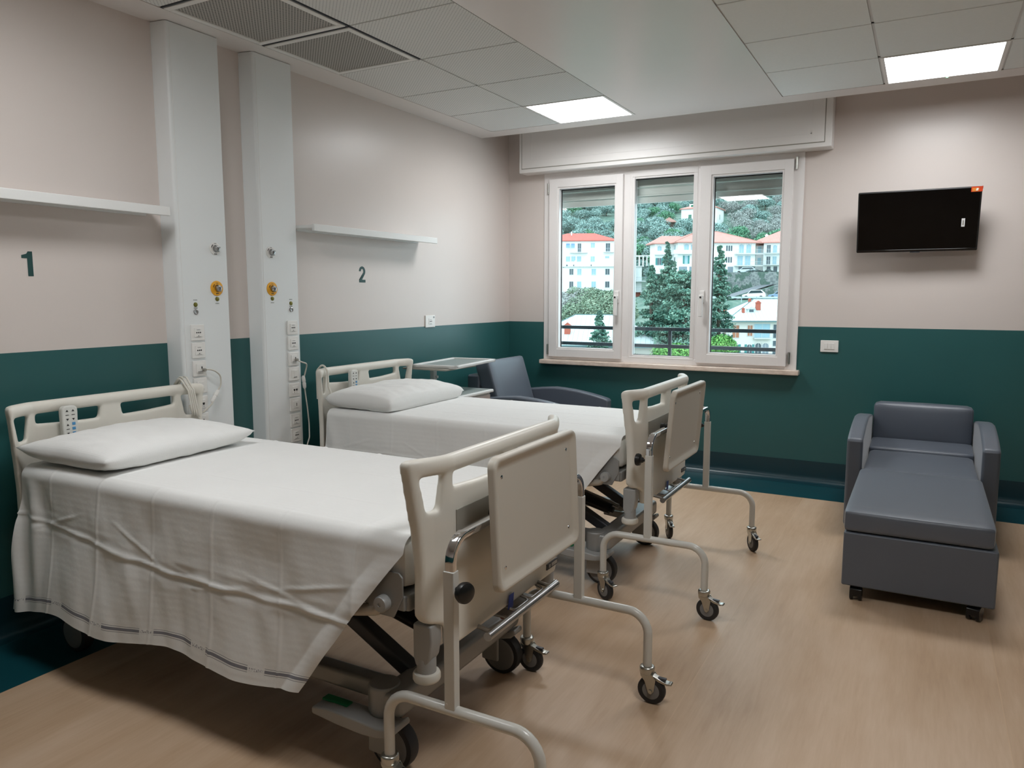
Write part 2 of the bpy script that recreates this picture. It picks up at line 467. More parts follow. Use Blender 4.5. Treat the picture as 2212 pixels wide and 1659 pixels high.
def moulded_panel(name, top, foot):
    """hospital bed end board: moulded plastic, rail along the top, two long hand holes, a trapezoid hole in each wing"""
    h = .0055; t = .030
    ys = np.arange(-.51, .511, h); zs = np.arange(.37 if foot else .36, top+.045, h); ns = np.arange(-.10, .0401, h)
    Y, Z = np.meshgrid(ys, zs, indexing='ij'); A = np.abs(Y)
    T = top
    if foot: half = [(0, .437), (.34, .437), (.353, .445), (.353, .50), (.372, .515), (.415, .528), (.43, .55), (.428, .66), (.435, .78), (.452, .91), (.462, T-.005), (.455, T), (0, T)]
    else: half = [(0, .40), (.40, .40), (.43, .43), (.428, .66), (.435, .78), (.446, .91), (.455, T-.005), (.45, T), (0, T)]
    d = sd_poly(half + [(-x, z) for x, z in half[::-1] if x > 0], Y, Z)
    for hole in ([(.056, T-.100), (.046, T-.046), (.325, T-.046), (.325, T-.088), (.19, T-.097)],
                 [(.357, T-.047), (.432, T-.047), (.413, T-.148), (.375, T-.148)]):
        d = np.maximum(d, -(sd_poly(hole, A, Z)))
    d = blur(d, 1)
    bend = .058*np.clip((A-.335)/.125, 0, 1)**1.35
    rail = np.sqrt(np.maximum(0, A-.430)**2+(Z-(T-.020))**2)     # distance to the top rail axis in the panel plane
    Yc, N = np.meshgrid(ys, ns, indexing='ij')
    n3 = ns[None, None, :]+bend[:, :, None]
    rr = .010
    a = d[:, :, None]+rr; b = np.abs(n3)-t/2-(.0055*np.clip((A-.395)/.045, 0, 1))[:, :, None]+rr
    D = np.minimum(np.maximum(a, b), 0)+np.sqrt(np.maximum(a, 0)**2+np.maximum(b, 0)**2)-rr
    R = np.sqrt(rail[:, :, None]**2+n3**2)-.0215
    D = smin(D, R, .012)
    P, Q = surface_nets(D, (ys[0], zs[0], ns[0]), h)
    V3 = np.stack([P[:, 2], P[:, 0], P[:, 1]], -1)               # n->x, y, z
    me = bpy.data.meshes.new(name); me.from_pydata(V3.tolist(), [], Q.tolist()); me.validate()
    bm = bmesh.new(); bm.from_mesh(me); bmesh.ops.smooth_vert(bm, verts=bm.verts[:], factor=.4, use_axis_x=True, use_axis_y=True, use_axis_z=True)
    bmesh.ops.recalc_face_normals(bm, faces=bm.faces[:])
    for f in bm.faces: f.smooth = True
    bm.to_mesh(me); bm.free(); me.materials.append(MAT['bed_plastic']); return me

# ================================================================== THE SETTING
H = 2.736; RX = 5.4; FY = -7.7
def grid_wall(name, quads, mat, parent=None):
    mb = MB()
    for q in quads: mb.quad(q)
    return mb.build(name, mat, parent, fix=False)
# floor: wood-look vinyl with a teal vinyl border along the two walls
E0 = .468
floor = struct(grid_wall('floor', [[(E0, FY, 0), (RX, FY, 0), (RX, -E0, 0), (E0, -E0, 0)]], 'floor'))
struct(MB().quad([(0, FY, 0), (E0, FY, 0), (E0, -E0, 0), (0, -E0, 0)]).quad([(0, -E0, 0), (RX, -E0, 0), (RX, 0, 0), (0, 0, 0)]).build('trim_1', 'floor_teal', fix=False))
WX0, WX1, WZ0, WZ1 = .36, 2.50, .865, 2.60
TZ = 3.02
struct(MB().b2((-.3, FY-.2, -.02), (0, .3, TZ)).build('wall_left', 'wall'))
wb = MB()
wb.b2((0, 0, -.02), (WX0, .3, TZ)).b2((WX1, 0, -.02), (RX+.2, .3, TZ)).b2((WX0, 0, -.02), (WX1, .3, WZ0-.035)).b2((WX0, .0, WZ1), (WX1, .3, TZ))
struct(wb.build('wall_back', 'wall'))
struct(MB().b2((RX, FY-.2, -.02), (RX+.2, 0, TZ)).build('wall_right', 'wall'))
struct(MB().b2((0, FY-.2, -.02), (RX, FY, TZ)).build('wall_front', 'wall'))
def skirt(name, pts2, axis, a, b):
    # coved vinyl skirting: flat on the wall then a small cove to the floor
    mb = MB(); mb.prism(pts2, a, b, axis, bev=0); return struct(mb.build(name, 'skirting_teal', ang=60))
prof = [(0, 0), (0, .172), (.004, .172), (.005, .065), (.009, .042), (.017, .024), (.030, .011), (.048, .004), (.072, .001), (.072, 0)]
skirt('baseboard_back', [(-x, z) for x, z in prof], 'YZ', .002, RX-.002)
skirt('baseboard_left', prof, 'XZ', FY, -.006)

# ceiling: plaster with two fields of lay-in tiles, stopping short of the window wall
CE = -.48; YE = -.645; T6 = .6
XA = .197; XB = 2.425; XA1 = XA+1.215; XB1 = XB+1.84
cl = MB()
def cslab(x0, x1, y0, y1): cl.b2((x0, y0, H), (x1, y1, H+.03))
cslab(0, XA, FY, CE); cslab(XA, XA1, YE, CE); cslab(XA1, XB, FY, CE); cslab(XB, XB1, YE, CE); cslab(XB1, RX, FY, CE)
cl.b2((0, CE, H+.0), (RX, CE+.012, TZ))          # upstand at the edge of the suspended ceiling
ceil = struct(cl.build('ceiling', 'plaster_white'))
struct(MB().b2((0, CE-.2, TZ), (RX+.2, .3, TZ+.05)).b2((0, FY, H+.05), (RX, CE, H+.08)).build('trim_2', 'plaster_white'))
tiA, tiB, bar = MB(), MB(), MB()
rows = [YE-T6*k for k in range(12)]
XBC = [XB, XB+.61, XB+1.225, XB+1.84]; XAC = [XA, XA+.6, XA1]
LIGHTS = {('A', 0, 1), ('A', 6, 1), ('B', 0, 1), ('B', 6, 1)}
VENTS = {('A', 3, 0), ('A', 4, 0)}
for fld, cols, tm in (('A', XAC, tiA), ('B', XBC, tiB)):
    for k, y in enumerate(rows):
        y1 = y-T6
        if y1 < FY: continue
        for j in range(len(cols)-1):
            if (fld, k, j) in LIGHTS or (fld, k, j) in VENTS: continue
            tm.b2((cols[j]+.007, y1+.006, H+.001), (cols[j+1]-.007, y-.006, H+.012))
    for x in cols: bar.b2((x-.012, FY, H+.006), (x+.012, YE, H+.02))
    for y in rows: bar.b2((cols[0], y-.012, H+.006), (cols[-1], y+.012, H+.02))
tiA.build('perforated_tile_field', 'tile_perforated', ceil); tiB.build('plain_tile_field', 'tile_plain', ceil)
bar.build('tile_grid', 'grid_white', ceil)
def ceiling_light(cell, label):
    fld, k, j = cell; cols = XAC if fld == 'A' else XBC
    x0, x1 = cols[j], cols[j+1]; y1 = rows[k]; y0 = y1-T6; cx, cy = (x0+x1)/2, (y0+y1)/2
    t = thing('ceiling_light', label, 'ceiling light', (cx, cy, H), 0, 'square light panels in the ceiling')
    w = (x1-x0)/2-.004; d = T6/2-.004; a = .284
    fr = MB()
    for lo, hi in (((-w, -d), (w, -a)), ((-w, a), (w, d)), ((-w, -a), (-a, a)), ((a, -a), (w, a))): fr.b2((lo[0], lo[1], -.002), (hi[0], hi[1], .02))
    fr.build('frame', 'trim_white', t)
    MB().prism([(-a+.015, -a), (a-.015, -a), (a, -a+.015), (a, a-.015), (a-.015, a), (-a+.015, a), (-a, a-.015), (-a, -a+.015)], .001, .018, 'XY').build('diffuser', 'lamp_white', t)
    li = bpy.data.lights.new('panel_light', 'AREA'); li.shape = 'SQUARE'; li.size = 2*a-.03; li.energy = 3.5 if cell == ('A', 6, 1) else 9.0; li.color = (.965, .985, 1.0); li.spread = math.radians(165)
    lo = bpy.data.objects.new('panel_light', li); COL.objects.link(lo); lo.parent = t; lo.location = (0, 0, -.001)
    return t
ceiling_light(('A', 0, 1), 'lit square ceiling light panel above the left side of the window')
l2 = ceiling_light(('B', 0, 1), 'lit square ceiling light panel above the television with a green lamp on its edge')
MB().cyl((.03, -.27+.56, -.006), (.03, -.27+.56, 0), .006, seg=12).build('indicator_lamp', 'led_green', l2)
ceiling_light(('A', 6, 1), 'ceiling light panel over the first bed, mirrored in the right window pane')
ceiling_light(('B', 6, 1), 'ceiling light panel behind the camera on the right side of the ceiling')
def vent(k, label):
    x0, x1 = XAC[0], XAC[1]; y1 = rows[k]; y0 = y1-T6
    t = thing('ceiling_vent', label, 'ceiling vent', ((x0+x1)/2, (y0+y1)/2, H), 0, 'dark air return vents in the ceiling')
    w = .288; a = .256; fr = MB()
    for lo, hi in (((-w, -w), (w, -a)), ((-w, a), (w, w)), ((-w, -a), (-a, a)), ((a, -a), (w, a))): fr.b2((lo[0], lo[1], -.005), (hi[0], hi[1], .015), .003)
    fr.build('frame', 'vent_frame', t)
    gp = MB(); q = w+.008
    for lo, hi in (((-q, -q), (q, -w)), ((-q, w), (q, q)), ((-q, -w), (-w, w)), ((w, -w), (q, w))): gp.b2((lo[0], lo[1], -.0008), (hi[0], hi[1], .012))
    gp.build('shadow_joint', 'frame_dark', t)
    MB().b2((-a, -a, .001), (a, a, .01)).build('grille', 'vent_perforated', t)
vent(4, 'dark perforated ceiling vent above the left wall column, cut by the photo top')
vent(3, 'dark perforated ceiling vent next to the plain tiles, above the right white wall column')

# ------------------------------------------------------------------ window
win = struct(thing('window_1', None, None, (0, 0, 0)))
def frame_rect(mb, x0, x1, z0, z1, wl, wr, wb_, wt, y0, y1, bev=.004):
    mb.b2((x0, y0, z0), (x0+wl, y1, z1), bev).b2((x1-wr, y0, z0), (x1, y1, z1), bev)
    mb.b2((x0+wl-.004, y0, z0), (x1-wr+.004, y1, z0+wb_), bev).b2((x0+wl-.004, y0, z1-wt), (x1-wr+.004, y1, z1), bev)
fm = MB(); frame_rect(fm, WX0, WX1, WZ0, 2.60, .075, .085, .05, .18, -.012, .058)
fm.b2((1.07, -.0105, WZ0+.01), (1.19, .055, 2.55), .004).b2((1.675, -.0105, WZ0+.01), (1.79, .055, 2.55), .004)
fm.build('frame', 'pvc_white', win)
PANES = {}
def sash(x0, x1, z0, z1, gx0, gx1, gz0, gz1, y0, nm):
    s = MB(); frame_rect(s, x0, x1, z0, z1, gx0-x0-.012, x1-gx1-.012, gz0-z0-.012, z1-gz1-.012, y0, .05)
    so = s.build(nm, 'pvc_white', win)
    b = MB()   # inner glazing bead, bevelled towards the glass
    for (a, c) in (((gx0-.014, gz0-.014, gx0+.002, gz1+.014), 0), ((gx1-.002, gz0-.014, gx1+.014, gz1+.014), 0), ((gx0, gz0-.014, gx1, gz0+.002), 1), ((gx0, gz1-.002, gx1, gz1+.014), 1)):
        b.b2((a[0], y0+.008, a[1]), (a[2], .03, a[3]), .003)
    b.build('glazing_bead', 'pvc_white', so)
    g = MB()
    for a in ((gx0-.001, gz0, gx0+.008, gz1), (gx1-.008, gz0, gx1+.001, gz1), (gx0, gz0-.001, gx1, gz0+.006), (gx0, gz1-.010, gx1, gz1+.001)):
        g.b2((a[0], .016, a[1]), (a[2], .024, a[3]))
    g.build('gasket', 'gasket', so)
    MB().quad([(gx0-.01, .02, gz0-.01), (gx1+.01, .02, gz0-.01), (gx1+.01, .02, gz1+.01), (gx0-.01, .02, gz1+.01)]).build('pane', 'glass', so, fix=False)
    return so
s1 = sash(.42, 1.097, .893, 2.424, .512, 1.024, .975, 2.340, -.040, 'sash')
s2 = sash(1.150, 1.712, .905, 2.445, 1.182, 1.692, .932, 2.380, -.013, 'fixed_light')
s3 = sash(1.735, 2.427, .890, 2.432, 1.835, 2.350, .975, 2.347, -.040, 'sash')
def handle(x, z, par):
    h = MB(); h.b2((x-.019, -.054, z-.045), (x+.019, -.040, z+.055), .005).b2((x-.013, -.080, z-.014), (x+.013, -.045, z+.014), .004)
    h.b2((x-.016, -.094, z-.150), (x+.016, -.074, z+.022), .006); ho = h.build('handle', 'trim_white', par)
    MB().cyl((x, -.0965, z+.002), (x, -.093, z+.002), .008, seg=12).build('key_hole', 'dark_hole', par)
handle(1.060, 1.412, s1); handle(1.776, 1.412, s3)
for x, zs in ((.405, (2.35, .955)), (2.445, (2.40, .955))):
    for z in zs: MB().cyl((x, -.022, z-.045), (x, -.022, z+.045), .009, seg=12).b2((x-.009, -.02, z-.04), (x+.009, .0, z+.04)).build('hinge', 'zinc', win)
struct(MB().b2((.345, -.075, .828), (2.525, .03, .866), .006).build('trim_3', 'marble'))
MB().b2((WX0, .03, WZ0-.035), (WX1, .34, WZ0-.005)).build('outer_sill', 'stucco_grey', win)
# box of the roller shutter above the window
sb = thing('shutter_box', 'long white panelled shutter box above the window', 'shutter box', (0, 0, 0))
b = MB(); b.b2((.185, -.150, 2.478), (2.69, -.001, 2.985), .006); b.build('casing', 'trim_white', sb)
p = MB()
def ring(x0, x1, z0, z1, w, d, y):
    p.b2((x0, y-d, z0), (x0+w, y, z1)).b2((x1-w, y-d, z0), (x1, y, z1)).b2((x0, y-d, z0), (x1, y, z0+w)).b2((x0, y-d, z1-w), (x1, y, z1))
p.b2((.215, -.156, 2.515), (2.64, -.149, 2.975), .003); p.build('front_panel', 'trim_white', sb)
p = MB(); ring(.30, 2.555, 2.575, 2.90, .006, .003, -.1555); p.build('bead', 'trim_white', sb)
p = MB(); p.b2((.209, -.1515, 2.509), (2.646, -.1495, 2.980)); p.build('shadow_gap', 'label_grey', sb)
# roller shutter, half lowered outside the glass
rs = MB()
z = 2.192
rs.b2((WX0+.003, .105, z), (WX1-.003, .122, z+.052), .003)
z += .054
while z < 2.52:
    rs.prism([(.092, z), (.094, z+.010), (.108, z+.018), (.108, z+.062), (.100, z+.072), (.122, z+.072), (.122, z)], WX0+.003, WX1-.003, 'YZ', .002, 1); z += .075
tag(rs.build('roller_shutter', 'shutter_grey'), 'grey slatted roller shutter lowered over the top of the window outside', 'roller shutter')
# balustrade outside the window
rl = thing('railing', 'dark metal railing outside the window, two bars and short posts', 'railing', (0, .3, 0))
for z0 in (1.125, .978): MB().b2((-.6, -.015, z0), (3.3, .015, z0+.03), .003).build('rail', 'rail_dark', rl)
for x in (-.2, 1.42, 3.0): MB().b2((x-.014, -.012, .60), (x+.014, .012, 1.13), .003).build('post', 'rail_dark', rl)
struct(MB().b2((-1.5, .3, -3.0), (5, .45, .60)).build('trim_4', 'stucco_grey'))

# ================================================================== BEDS
BY1, BY2 = -3.985, -2.305
ME = {}
ME['head'] = moulded_panel('headboard', 1.0, False)
ME['footp'] = moulded_panel('footboard', .992, True)
XF = 2.195; XH = {BY1: .165, BY2: .205}

def bed_parts():
    """meshes in the bed's own frame: x along the bed from the wall, y across, z up"""
    m = {}
    m['label_panel'] = MB().box((.0165, 0, .787), (.004, .636, .098), .0015).mesh('label_panel', 'label_grey')
    mb = MB(); mb.box((.0165, .305, .476), (.004, .085, .022), .001, mi=0).box((.0188, .320, .476), (.001, .045, .012), mi=1).box((.0188, .283, .476), (.001, .012, .012), mi=1)
    m['name_plate'] = mb.mesh('name_plate', ['frame_dark', 'steel'])
    # lying surface: shallow tray, side tubes
    mb = MB(); mb.b2((.28, -.42, .575), (2.11, .42, .602), .01)
    mb.b2((.28, -.43, .555), (2.11, -.40, .60), .006).b2((.28, .40, .555), (2.11, .43, .60), .006).b2((2.07, -.42, .55), (2.12, .42, .604), .012)
    m['platform'] = mb.mesh('mattress_platform', 'frame_grey')
    m['corner_bracket'] = []; m['side_rail'] = []; m['rail_pivot'] = []; m['chassis'] = []; m['cross_beam'] = []; m['lift_arm'] = []
    for s in (-1, 1):
        mb = MB(); P = [(1.985, .535), (1.985, .625), (2.0, .655), (2.035, .668), (2.095, .668), (2.108, .655), (2.108, .60), (2.075, .535)]
        mb.prism(P, s*.429, s*.436, 'XZ', .002); m['corner_bracket'].append(mb.mesh('corner_bracket', 'frame_grey'))
        mb = MB(); mb.tube([(.55, s*.415, .50), (1.30, s*.415, .50), (1.62, s*.418, .505), (1.88, s*.425, .515), (2.02, s*.425, .545), (2.045, s*.425, .585)], .018, 12, .05)
        m['side_rail'].append(mb.mesh('side_rail', 'table_plastic'))
        mb = MB(); mb.tube([(1.60, s*.395, .575), (1.85, s*.400, .575), (1.95, s*.408, .572), (2.01, s*.408, .565)], .022, 14, .05)
        m['side_rail'].append(mb.mesh('side_rail', 'table_plastic'))
        for x, z in ((2.045, .575),) if s < 0 else ():
            mb = MB(); mb.lathe((x, s*.434, z), (0, s, 0), [(0, .024), (.02, .024), (.026, .021), (.0265, .006), (.024, .005), (.0245, .001)], 20)
            m['rail_pivot'].append(mb.mesh('rail_pivot', 'fork_grey'))
        m['chassis'].append(MB().b2((.36, s*.30-.03, .195), (2.02, s*.30+.03, .255), .012).mesh('side_beam', 'frame_grey'))
    for x in (.42, 2.0):
        mb = MB(); mb.b2((x-.045, -.375, .185), (x+.045, .375, .262), .016)
        for s in (-1, 1): mb.lathe((x if x < 1 else 1.957, s*.335, .175), (0, 0, 1), [(0, .046), (.01, .05), (.085, .05), (.092, .045)], 24)
        m['cross_beam'].append(mb.mesh('cross_beam', 'frame_grey'))
    R = lambda a: Matrix.Rotation(a, 4, 'Y')
    for s in (-1, 1):
        for mb in (MB().box((1.70, s*.20, .385), (.62, .05, .05), .008, rot=R(.50)), MB().box((.72, s*.20, .40), (.62, .05, .05), .008, rot=R(-.5)), MB().box((1.46, s*.24, .49), (.30, .04, .05), .006, rot=R(.15))):
            m['lift_arm'].append(mb.mesh('lift_arm', 'frame_dark'))
    mb = MB(); mb.tube([(1.15, .0, .47), (1.45, .0, .40), (1.90, .0, .285)], .030, 14).box((1.12, 0, .475), (.20, .11, .12), .02).cyl((1.40, 0, .412), (1.92, 0, .28), .017)
    m['actuator'] = mb.mesh('actuator', 'black_plastic')
    mb = MB(); mb.cyl((1.45, .05, .43), (1.93, .05, .29), .012)
    m['piston'] = mb.mesh('piston', 'steel')
    # big castor: fork housing, tyre, disc
    def castor(a):
        f = MB(); f.lathe((0, 0, .10), (0, 0, 1), [(0, .030), (.07, .034), (.09, .03)], 20)
        f.b2((-.036, -.042, .055), (.036, -.028, .17), .010).b2((-.036, -.042, .150), (.036, .030, .175), .010)
        w = MB(); w.lathe((.032, -.022, .078), (0, 1, 0), [(0, .066), (.004, .076), (.012, .078), (.036, .078), (.044, .076), (.048, .066)], 36)
        d = MB(); d.lathe((.032, -.0265, .078), (0, 1, 0), [(0, .05), (.003, .059), (.0045, .0625), (.052, .0625), (.0535, .059), (.0565, .05)], 36)
        return f.mesh('caster', 'fork_grey'), w.mesh('tyre', 'rubber'), d.mesh('wheel_cover', 'hub_grey')
    m['castor'] = castor(0)
    # bumper rollers on brackets under the board wings
    b = MB(); b.prism([(-.028, .52), (.034, .52), (.036, .475), (.028, .425), (.010, .395), (-.020, .395), (-.028, .42)], -.026, .026, 'XZ', .006)
    b.lathe((.0, .0, .375), (0, 0, 1), [(0, .028), (.04, .028), (.05, .02)], 20)
    m['bumper_bracket'] = b.mesh('bumper_bracket', 'fork_grey')
    r = MB(); r.lathe((.0, .0, .345), (0, 0, 1), [(0, .030), (.004, .037), (.010, .040), (.022, .040), (.028, .037), (.030, .028)], 28)
    m['bumper'] = r.mesh('bumper_roller', 'bed_plastic')
    # brake pedal: curved pad near the foot castors
    P = [(1.74, .150), (1.74, .172), (1.80, .182), (1.93, .178), (1.99, .172), (2.03, .178), (2.055, .190), (2.062, .174), (2.04, .154), (1.99, .140), (1.93, .136), (1.84, .140), (1.78, .146)]
    m['pedal'] = []; m['pedal_green'] = []
    for s in (-1, 1):
        m['pedal'].append(MB().prism(P, *((-.425, -.345) if s < 0 else (.305, .366)), 'XZ', .006).mesh('brake_pedal', 'fork_grey'))
        m['pedal_green'].append(MB().box((1.80, s*(.372 if s < 0 else .335), .182), (.10, .03, .008), .003).mesh('pedal_insert', 'green_plastic'))
    mb = MB(); mb.cyl((2.262, -.235, .437), (2.262, .235, .437), .0135, seg=18)
    mb.tube([(2.16, -.20, .452), (2.262, -.20, .437)], .007, 8).tube([(2.16, .20, .452), (2.262, .20, .437)], .007, 8)
    m['crossbar'] = mb.mesh('foot_crossbar', 'steel')
    m['hook'] = [MB().tube([(2.16, y-.05, .448), (2.235, y-.05, .43), (2.235, y+.05, .43), (2.16, y+.05, .448)], .004, 8, .015).mesh('bag_hook', 'steel') for y in (.03, .14)]
    m['hook'].append(MB().box((2.19, .07, .405), (.09, .20, .012), .004).mesh('hook_plate', 'steel'))
    m['red_lever'] = MB().box((2.20, .02, .392), (.05, .06, .014), .004).mesh('release_lever', 'red_plastic')
    m['blue_tag'] = MB().prism([(.0, .432), (.034, .432), (.040, .478), (.010, .478)], -.0005, .0005, 'YZ').mesh('blue_tag', 'blue_plastic')
    return m
BP = bed_parts()
def make_bed(by, label):
    t = thing('hospital_bed', label, 'hospital bed', (0, by, 0), 0, 'hospital beds')
    hb = link('headboard', ME['head'], t, (XH[by], 0, 0)); 
    hb.rotation_euler = (0, 0, PI)      # wings curve towards the mattress
    hb.location = (XH[by], 0, 0)
    fb = link('footboard', ME['footp'], t, (XF, 0, 0))
    link('label_panel', BP['label_panel'], fb); link('name_plate', BP['name_plate'], fb)
    link('blue_tag', BP['blue_tag'], fb, (.022, -.03, 0))
    def links(key, par): return [link(me.name.split('.')[0], me, par) for me in BP[key]]
    pl = link('mattress_platform', BP['platform'], t); links('corner_bracket', pl)
    sr = links('side_rail', t)
    for me in BP['rail_pivot']: link('rail_pivot', me, sr[0])
    links('chassis', t); links('cross_beam', t); links('lift_arm', t)
    ac = link('actuator', BP['actuator'], t); link('piston', BP['piston'], ac)
    for x, rz in ((.42, PI), (1.957, .0)):
        for s in (-1, 1):
            f = link('caster', BP['castor'][0], t, (x, s*.335, 0), rz); link('tyre', BP['castor'][1], f); link('wheel_cover', BP['castor'][2], f)
    for x in (XH[by]+.035, XF-.045):
        for s in (-1, 1):
            b = link('bumper_bracket', BP['bumper_bracket'], t, (x, s*.385, 0)); link('bumper_roller', BP['bumper'], b)
    for a, b in zip(BP['pedal'], BP['pedal_green']): link('pedal_insert', b, link('brake_pedal', a, t))
    cb = link('foot_crossbar', BP['crossbar'], t); links('hook', cb); link('release_lever', BP['red_lever'], cb)
    return t
make_bed(BY1, 'hospital bed with cream end boards below numeral 1, nearest to the camera')
make_bed(BY2, 'hospital bed with cream end boards below numeral 2, nearer the window')

# ---- mattresses, sheets, pillows
def mattress(by, label):
    mb = MB(); mb.rbox((1.205, 0, .6825), (1.82, .855, .148), .035, 14, (0, 0, .002))
    o = mb.build('mattress', 'mattress_white', None, (0, by, 0)); return tag(o, label, 'mattress', 'mattresses')
mattress(BY1, 'white mattress under the sheet of the bed below numeral 1')
mattress(BY2, 'white mattress under the sheet of the bed below numeral 2')

def sheet(by, x0, label, seed, amp, near, far_drop, group):
    A = .437; r = .04; top = .768; h = .0062
    xe = 2.118
    L_near, L_far = near, far_drop
    tot = L_near+L_far+2*(A-r)+PI*r
    nv = int(tot/h); nu = int((xe-x0)/h)
    def section(q):
        """q: arc length from the far hem; returns y, z, outward (y,z), distance down the drape (signed: + near side)"""
        if q < L_far-0: return A, top-r-(L_far-q), (1, 0), -(L_far-q)
        q -= L_far
        if q < PI*r/2: a = q/r; return A-r+r*math.cos(a), top-r+r*math.sin(a), (math.cos(a), math.sin(a)), 0
        q -= PI*r/2; W = 2*(A-r)
        if q < W: return A-r-q, top, (0, 1), 0
        q -= W
        if q < PI*r/2: a = q/r; return -(A-r)-r*math.sin(a), top-r+r*math.cos(a), (-math.sin(a), math.cos(a)), 0
        q -= PI*r/2
        return -A, top-r-q, (-1, 0), q
    vs = []; uv = []
    for j in range(nv+1):
        q = tot*j/nv; y, z, nrm, dr = section(q)
        for i in range(nu+1):
            u = i/nu
            s = max(dr, 0)/L_near; sf = max(-dr, 0)/L_far
            xend = xe - .345*(s**.95) - .10*sf
            xst = x0 - .05*s
            x = xst+u*(xend-xst)
            # hem rides a little lower towards the head end
            zz = z - max(dr, 0)/L_near*(.045*(1-u)**2 + .016*math.sin(u*15+seed)) - sf*.01*math.sin(u*11)
            off = .004
            P = Vector((x*1.0, y*1.0, zz))
            # ironed folds across the bed: alternate panels lean in and out
            fx = (x-.165+.012*math.sin(zz*9+seed))/.30; tri = abs((fx % 2)-1)
            dz = abs(dr); k = min(dz/.10, 1)
            cr = math.exp(-(((fx+.5) % 1-.5)*.30/.005)**2)
            off += k*amp*(.013*(tri-.5)) + .003*cr*amp
            off += amp*.026*noise.noise(Vector((x*2.6+seed, zz*1.2, seed)))*min(1, dz/.35) + amp*.0035*k*noise.noise(Vector((x*16+zz*5, zz*4.5-x*2+seed, 1.7)))
            off += k*amp*.006*noise.noise(Vector((x*9, zz*5+seed, 3.3)))
            if dr > 0:
                off += .050*amp*s**1.4 + .012*s
                # a pinched crease runs along the drape half way down, with slanting puckers feeding into it
                zc = .565-.065*u + .020*math.sin(u*5.2+seed) + .010*noise.noise(Vector((x*6, seed, 0)))
                d1 = zz-zc; st = .55+.9*max(0, noise.noise(Vector((x*3.1+seed, 4.1, 0))))
                off += amp*st*(.0065*math.exp(-(d1/.0042)**2) - .0045*math.exp(-((d1+.012)/.009)**2) - .003*math.exp(-((d1-.014)/.011)**2))
                pk = noise.noise(Vector((x*6+zz*34, zz*26-x*5, seed*2)))
                off += amp*.007*max(0, pk)*math.exp(-(d1/.040)**2)
                for (ca, cz, sl, ln) in ((.50, .585, .30, .13), (.98, .575, -.42, .12), (1.30, .515, -.10, .13), (1.40, .50, .16, .15), (1.66, .535, -.16, .16), (1.80, .575, .22, .14)):
                    q1 = (x-ca); q2 = zz-cz-sl*q1
                    off += amp*.0036*math.exp(-(q2/.0050)**2)*math.exp(-(q1/ln)**4)
                if u < .14: off += amp*.016*math.sin(x*46+zz*7)*(1-u/.14)*min(1, dz/.1)
                e = (xend-x)/.06
                if e < 1.3: off += .010*math.sin(max(0, 1.3-e)*1.6)*k
            n = Vector((0, nrm[0], nrm[1]))
            if nrm[1] > .99:
                off = .004 + .0035*amp*max(0, noise.noise(Vector((x*2.2+seed, y*2.4, 0)))+.2) + .0016*cr + .0014*math.exp(-(((y+.05) % .29-.145)/.006)**2)
            P += n*max(off, .002)
            vs.append(P); uv.append((x, tot-q))
    me = bpy.data.meshes.new('bed_sheet'); W = nu+1
    fs = [(j*W+i, j*W+i+1, (j+1)*W+i+1, (j+1)*W+i) for j in range(nv) for i in range(nu)]
    me.from_pydata([tuple(v) for v in vs], [], fs)
    ul = me.uv_layers.new(name='UVMap')
    for l in me.loops: ul.data[l.index].uv = uv[l.vertex_index]
    for p in me.polygons: p.use_smooth = True
    me.materials.append(MAT['cotton'])
    o = link('bed_sheet', me, None, (0, by, 0))
    return tag(o, label, 'bed sheet', group)
sheet(BY1, .262, 'creased white sheet with a grey hem stripe hanging off the bed below numeral 1', 1.7, 1.0, .475, .30, 'white bed sheets')
sheet(BY2, .302, 'smooth white sheet on the bed below numeral 2, folded at the foot corner', 5.1, .5, .46, .30, 'white bed sheets')

def pillow(label, loc, rz, Lx, Ly, T, tilt, seed, pw=.42, pin=1.0):
    n = 46; vs = []; fs = []; uv = []
    idx = {}
    for side in (1, -1):
        for i in range(n+1):
            for j in range(n+1):
                a = i/n*2-1; b = j/n*2-1
                if side < 0 and (i in (0, n) or j in (0, n)): idx[side, i, j] = idx[1, i, j]; continue
                ea = 1-abs(a)**2.6; eb = 1-abs(b)**3.2
                t = (max(ea, 0)*max(eb, 0))**pw
                # pinched corners: edges bow in between the corners
                x = a*Lx/2*(1-.045*(1-b*b)**1.0*abs(a)**3); y = b*Ly/2*(1-.03*(1-a*a)*abs(b)**3)
                w = 1+.10*noise.noise(Vector((a*1.6+seed, b*1.8, seed)))
                z = side*T/2*t*w
                if side < 0: z = max(z, -T*.26)
                z += .004*noise.noise(Vector((a*5+seed, b*9, side)))*t + .006*t*noise.noise(Vector((a*2, b*6+seed, 7)))
                z += .014*pin*(abs(a)*abs(b))**4
                idx[side, i, j] = len(vs); vs.append((x, y, z)); uv.append((a+5, b+5))
        for i in range(n):
            for j in range(n):
                q = (idx[side, i, j], idx[side, i+1, j], idx[side, i+1, j+1], idx[side, i, j+1])
                fs.append(q if side > 0 else q[::-1])
    me = bpy.data.meshes.new('pillow'); me.from_pydata(vs, [], fs)
    ul = me.uv_layers.new(name='UVMap')
    for l in me.loops: ul.data[l.index].uv = uv[l.vertex_index]
    for p in me.polygons: p.use_smooth = True
    me.materials.append(MAT['cotton']); o = link('pillow', me, None, loc); o.rotation_euler = (0, tilt, rz)
    return tag(o, label, 'pillow', 'white pillows')
pillow('plump white pillow at the head of the bed below numeral 1', (.485, BY1-.065, .822), .05, .53, .73, .135, .02, 1.0)
pillow('plump white pillow at the head of the bed below numeral 2', (.50, BY2-.02, .820), .02, .47, .80, .150, .03, 4.0, .27, .2)

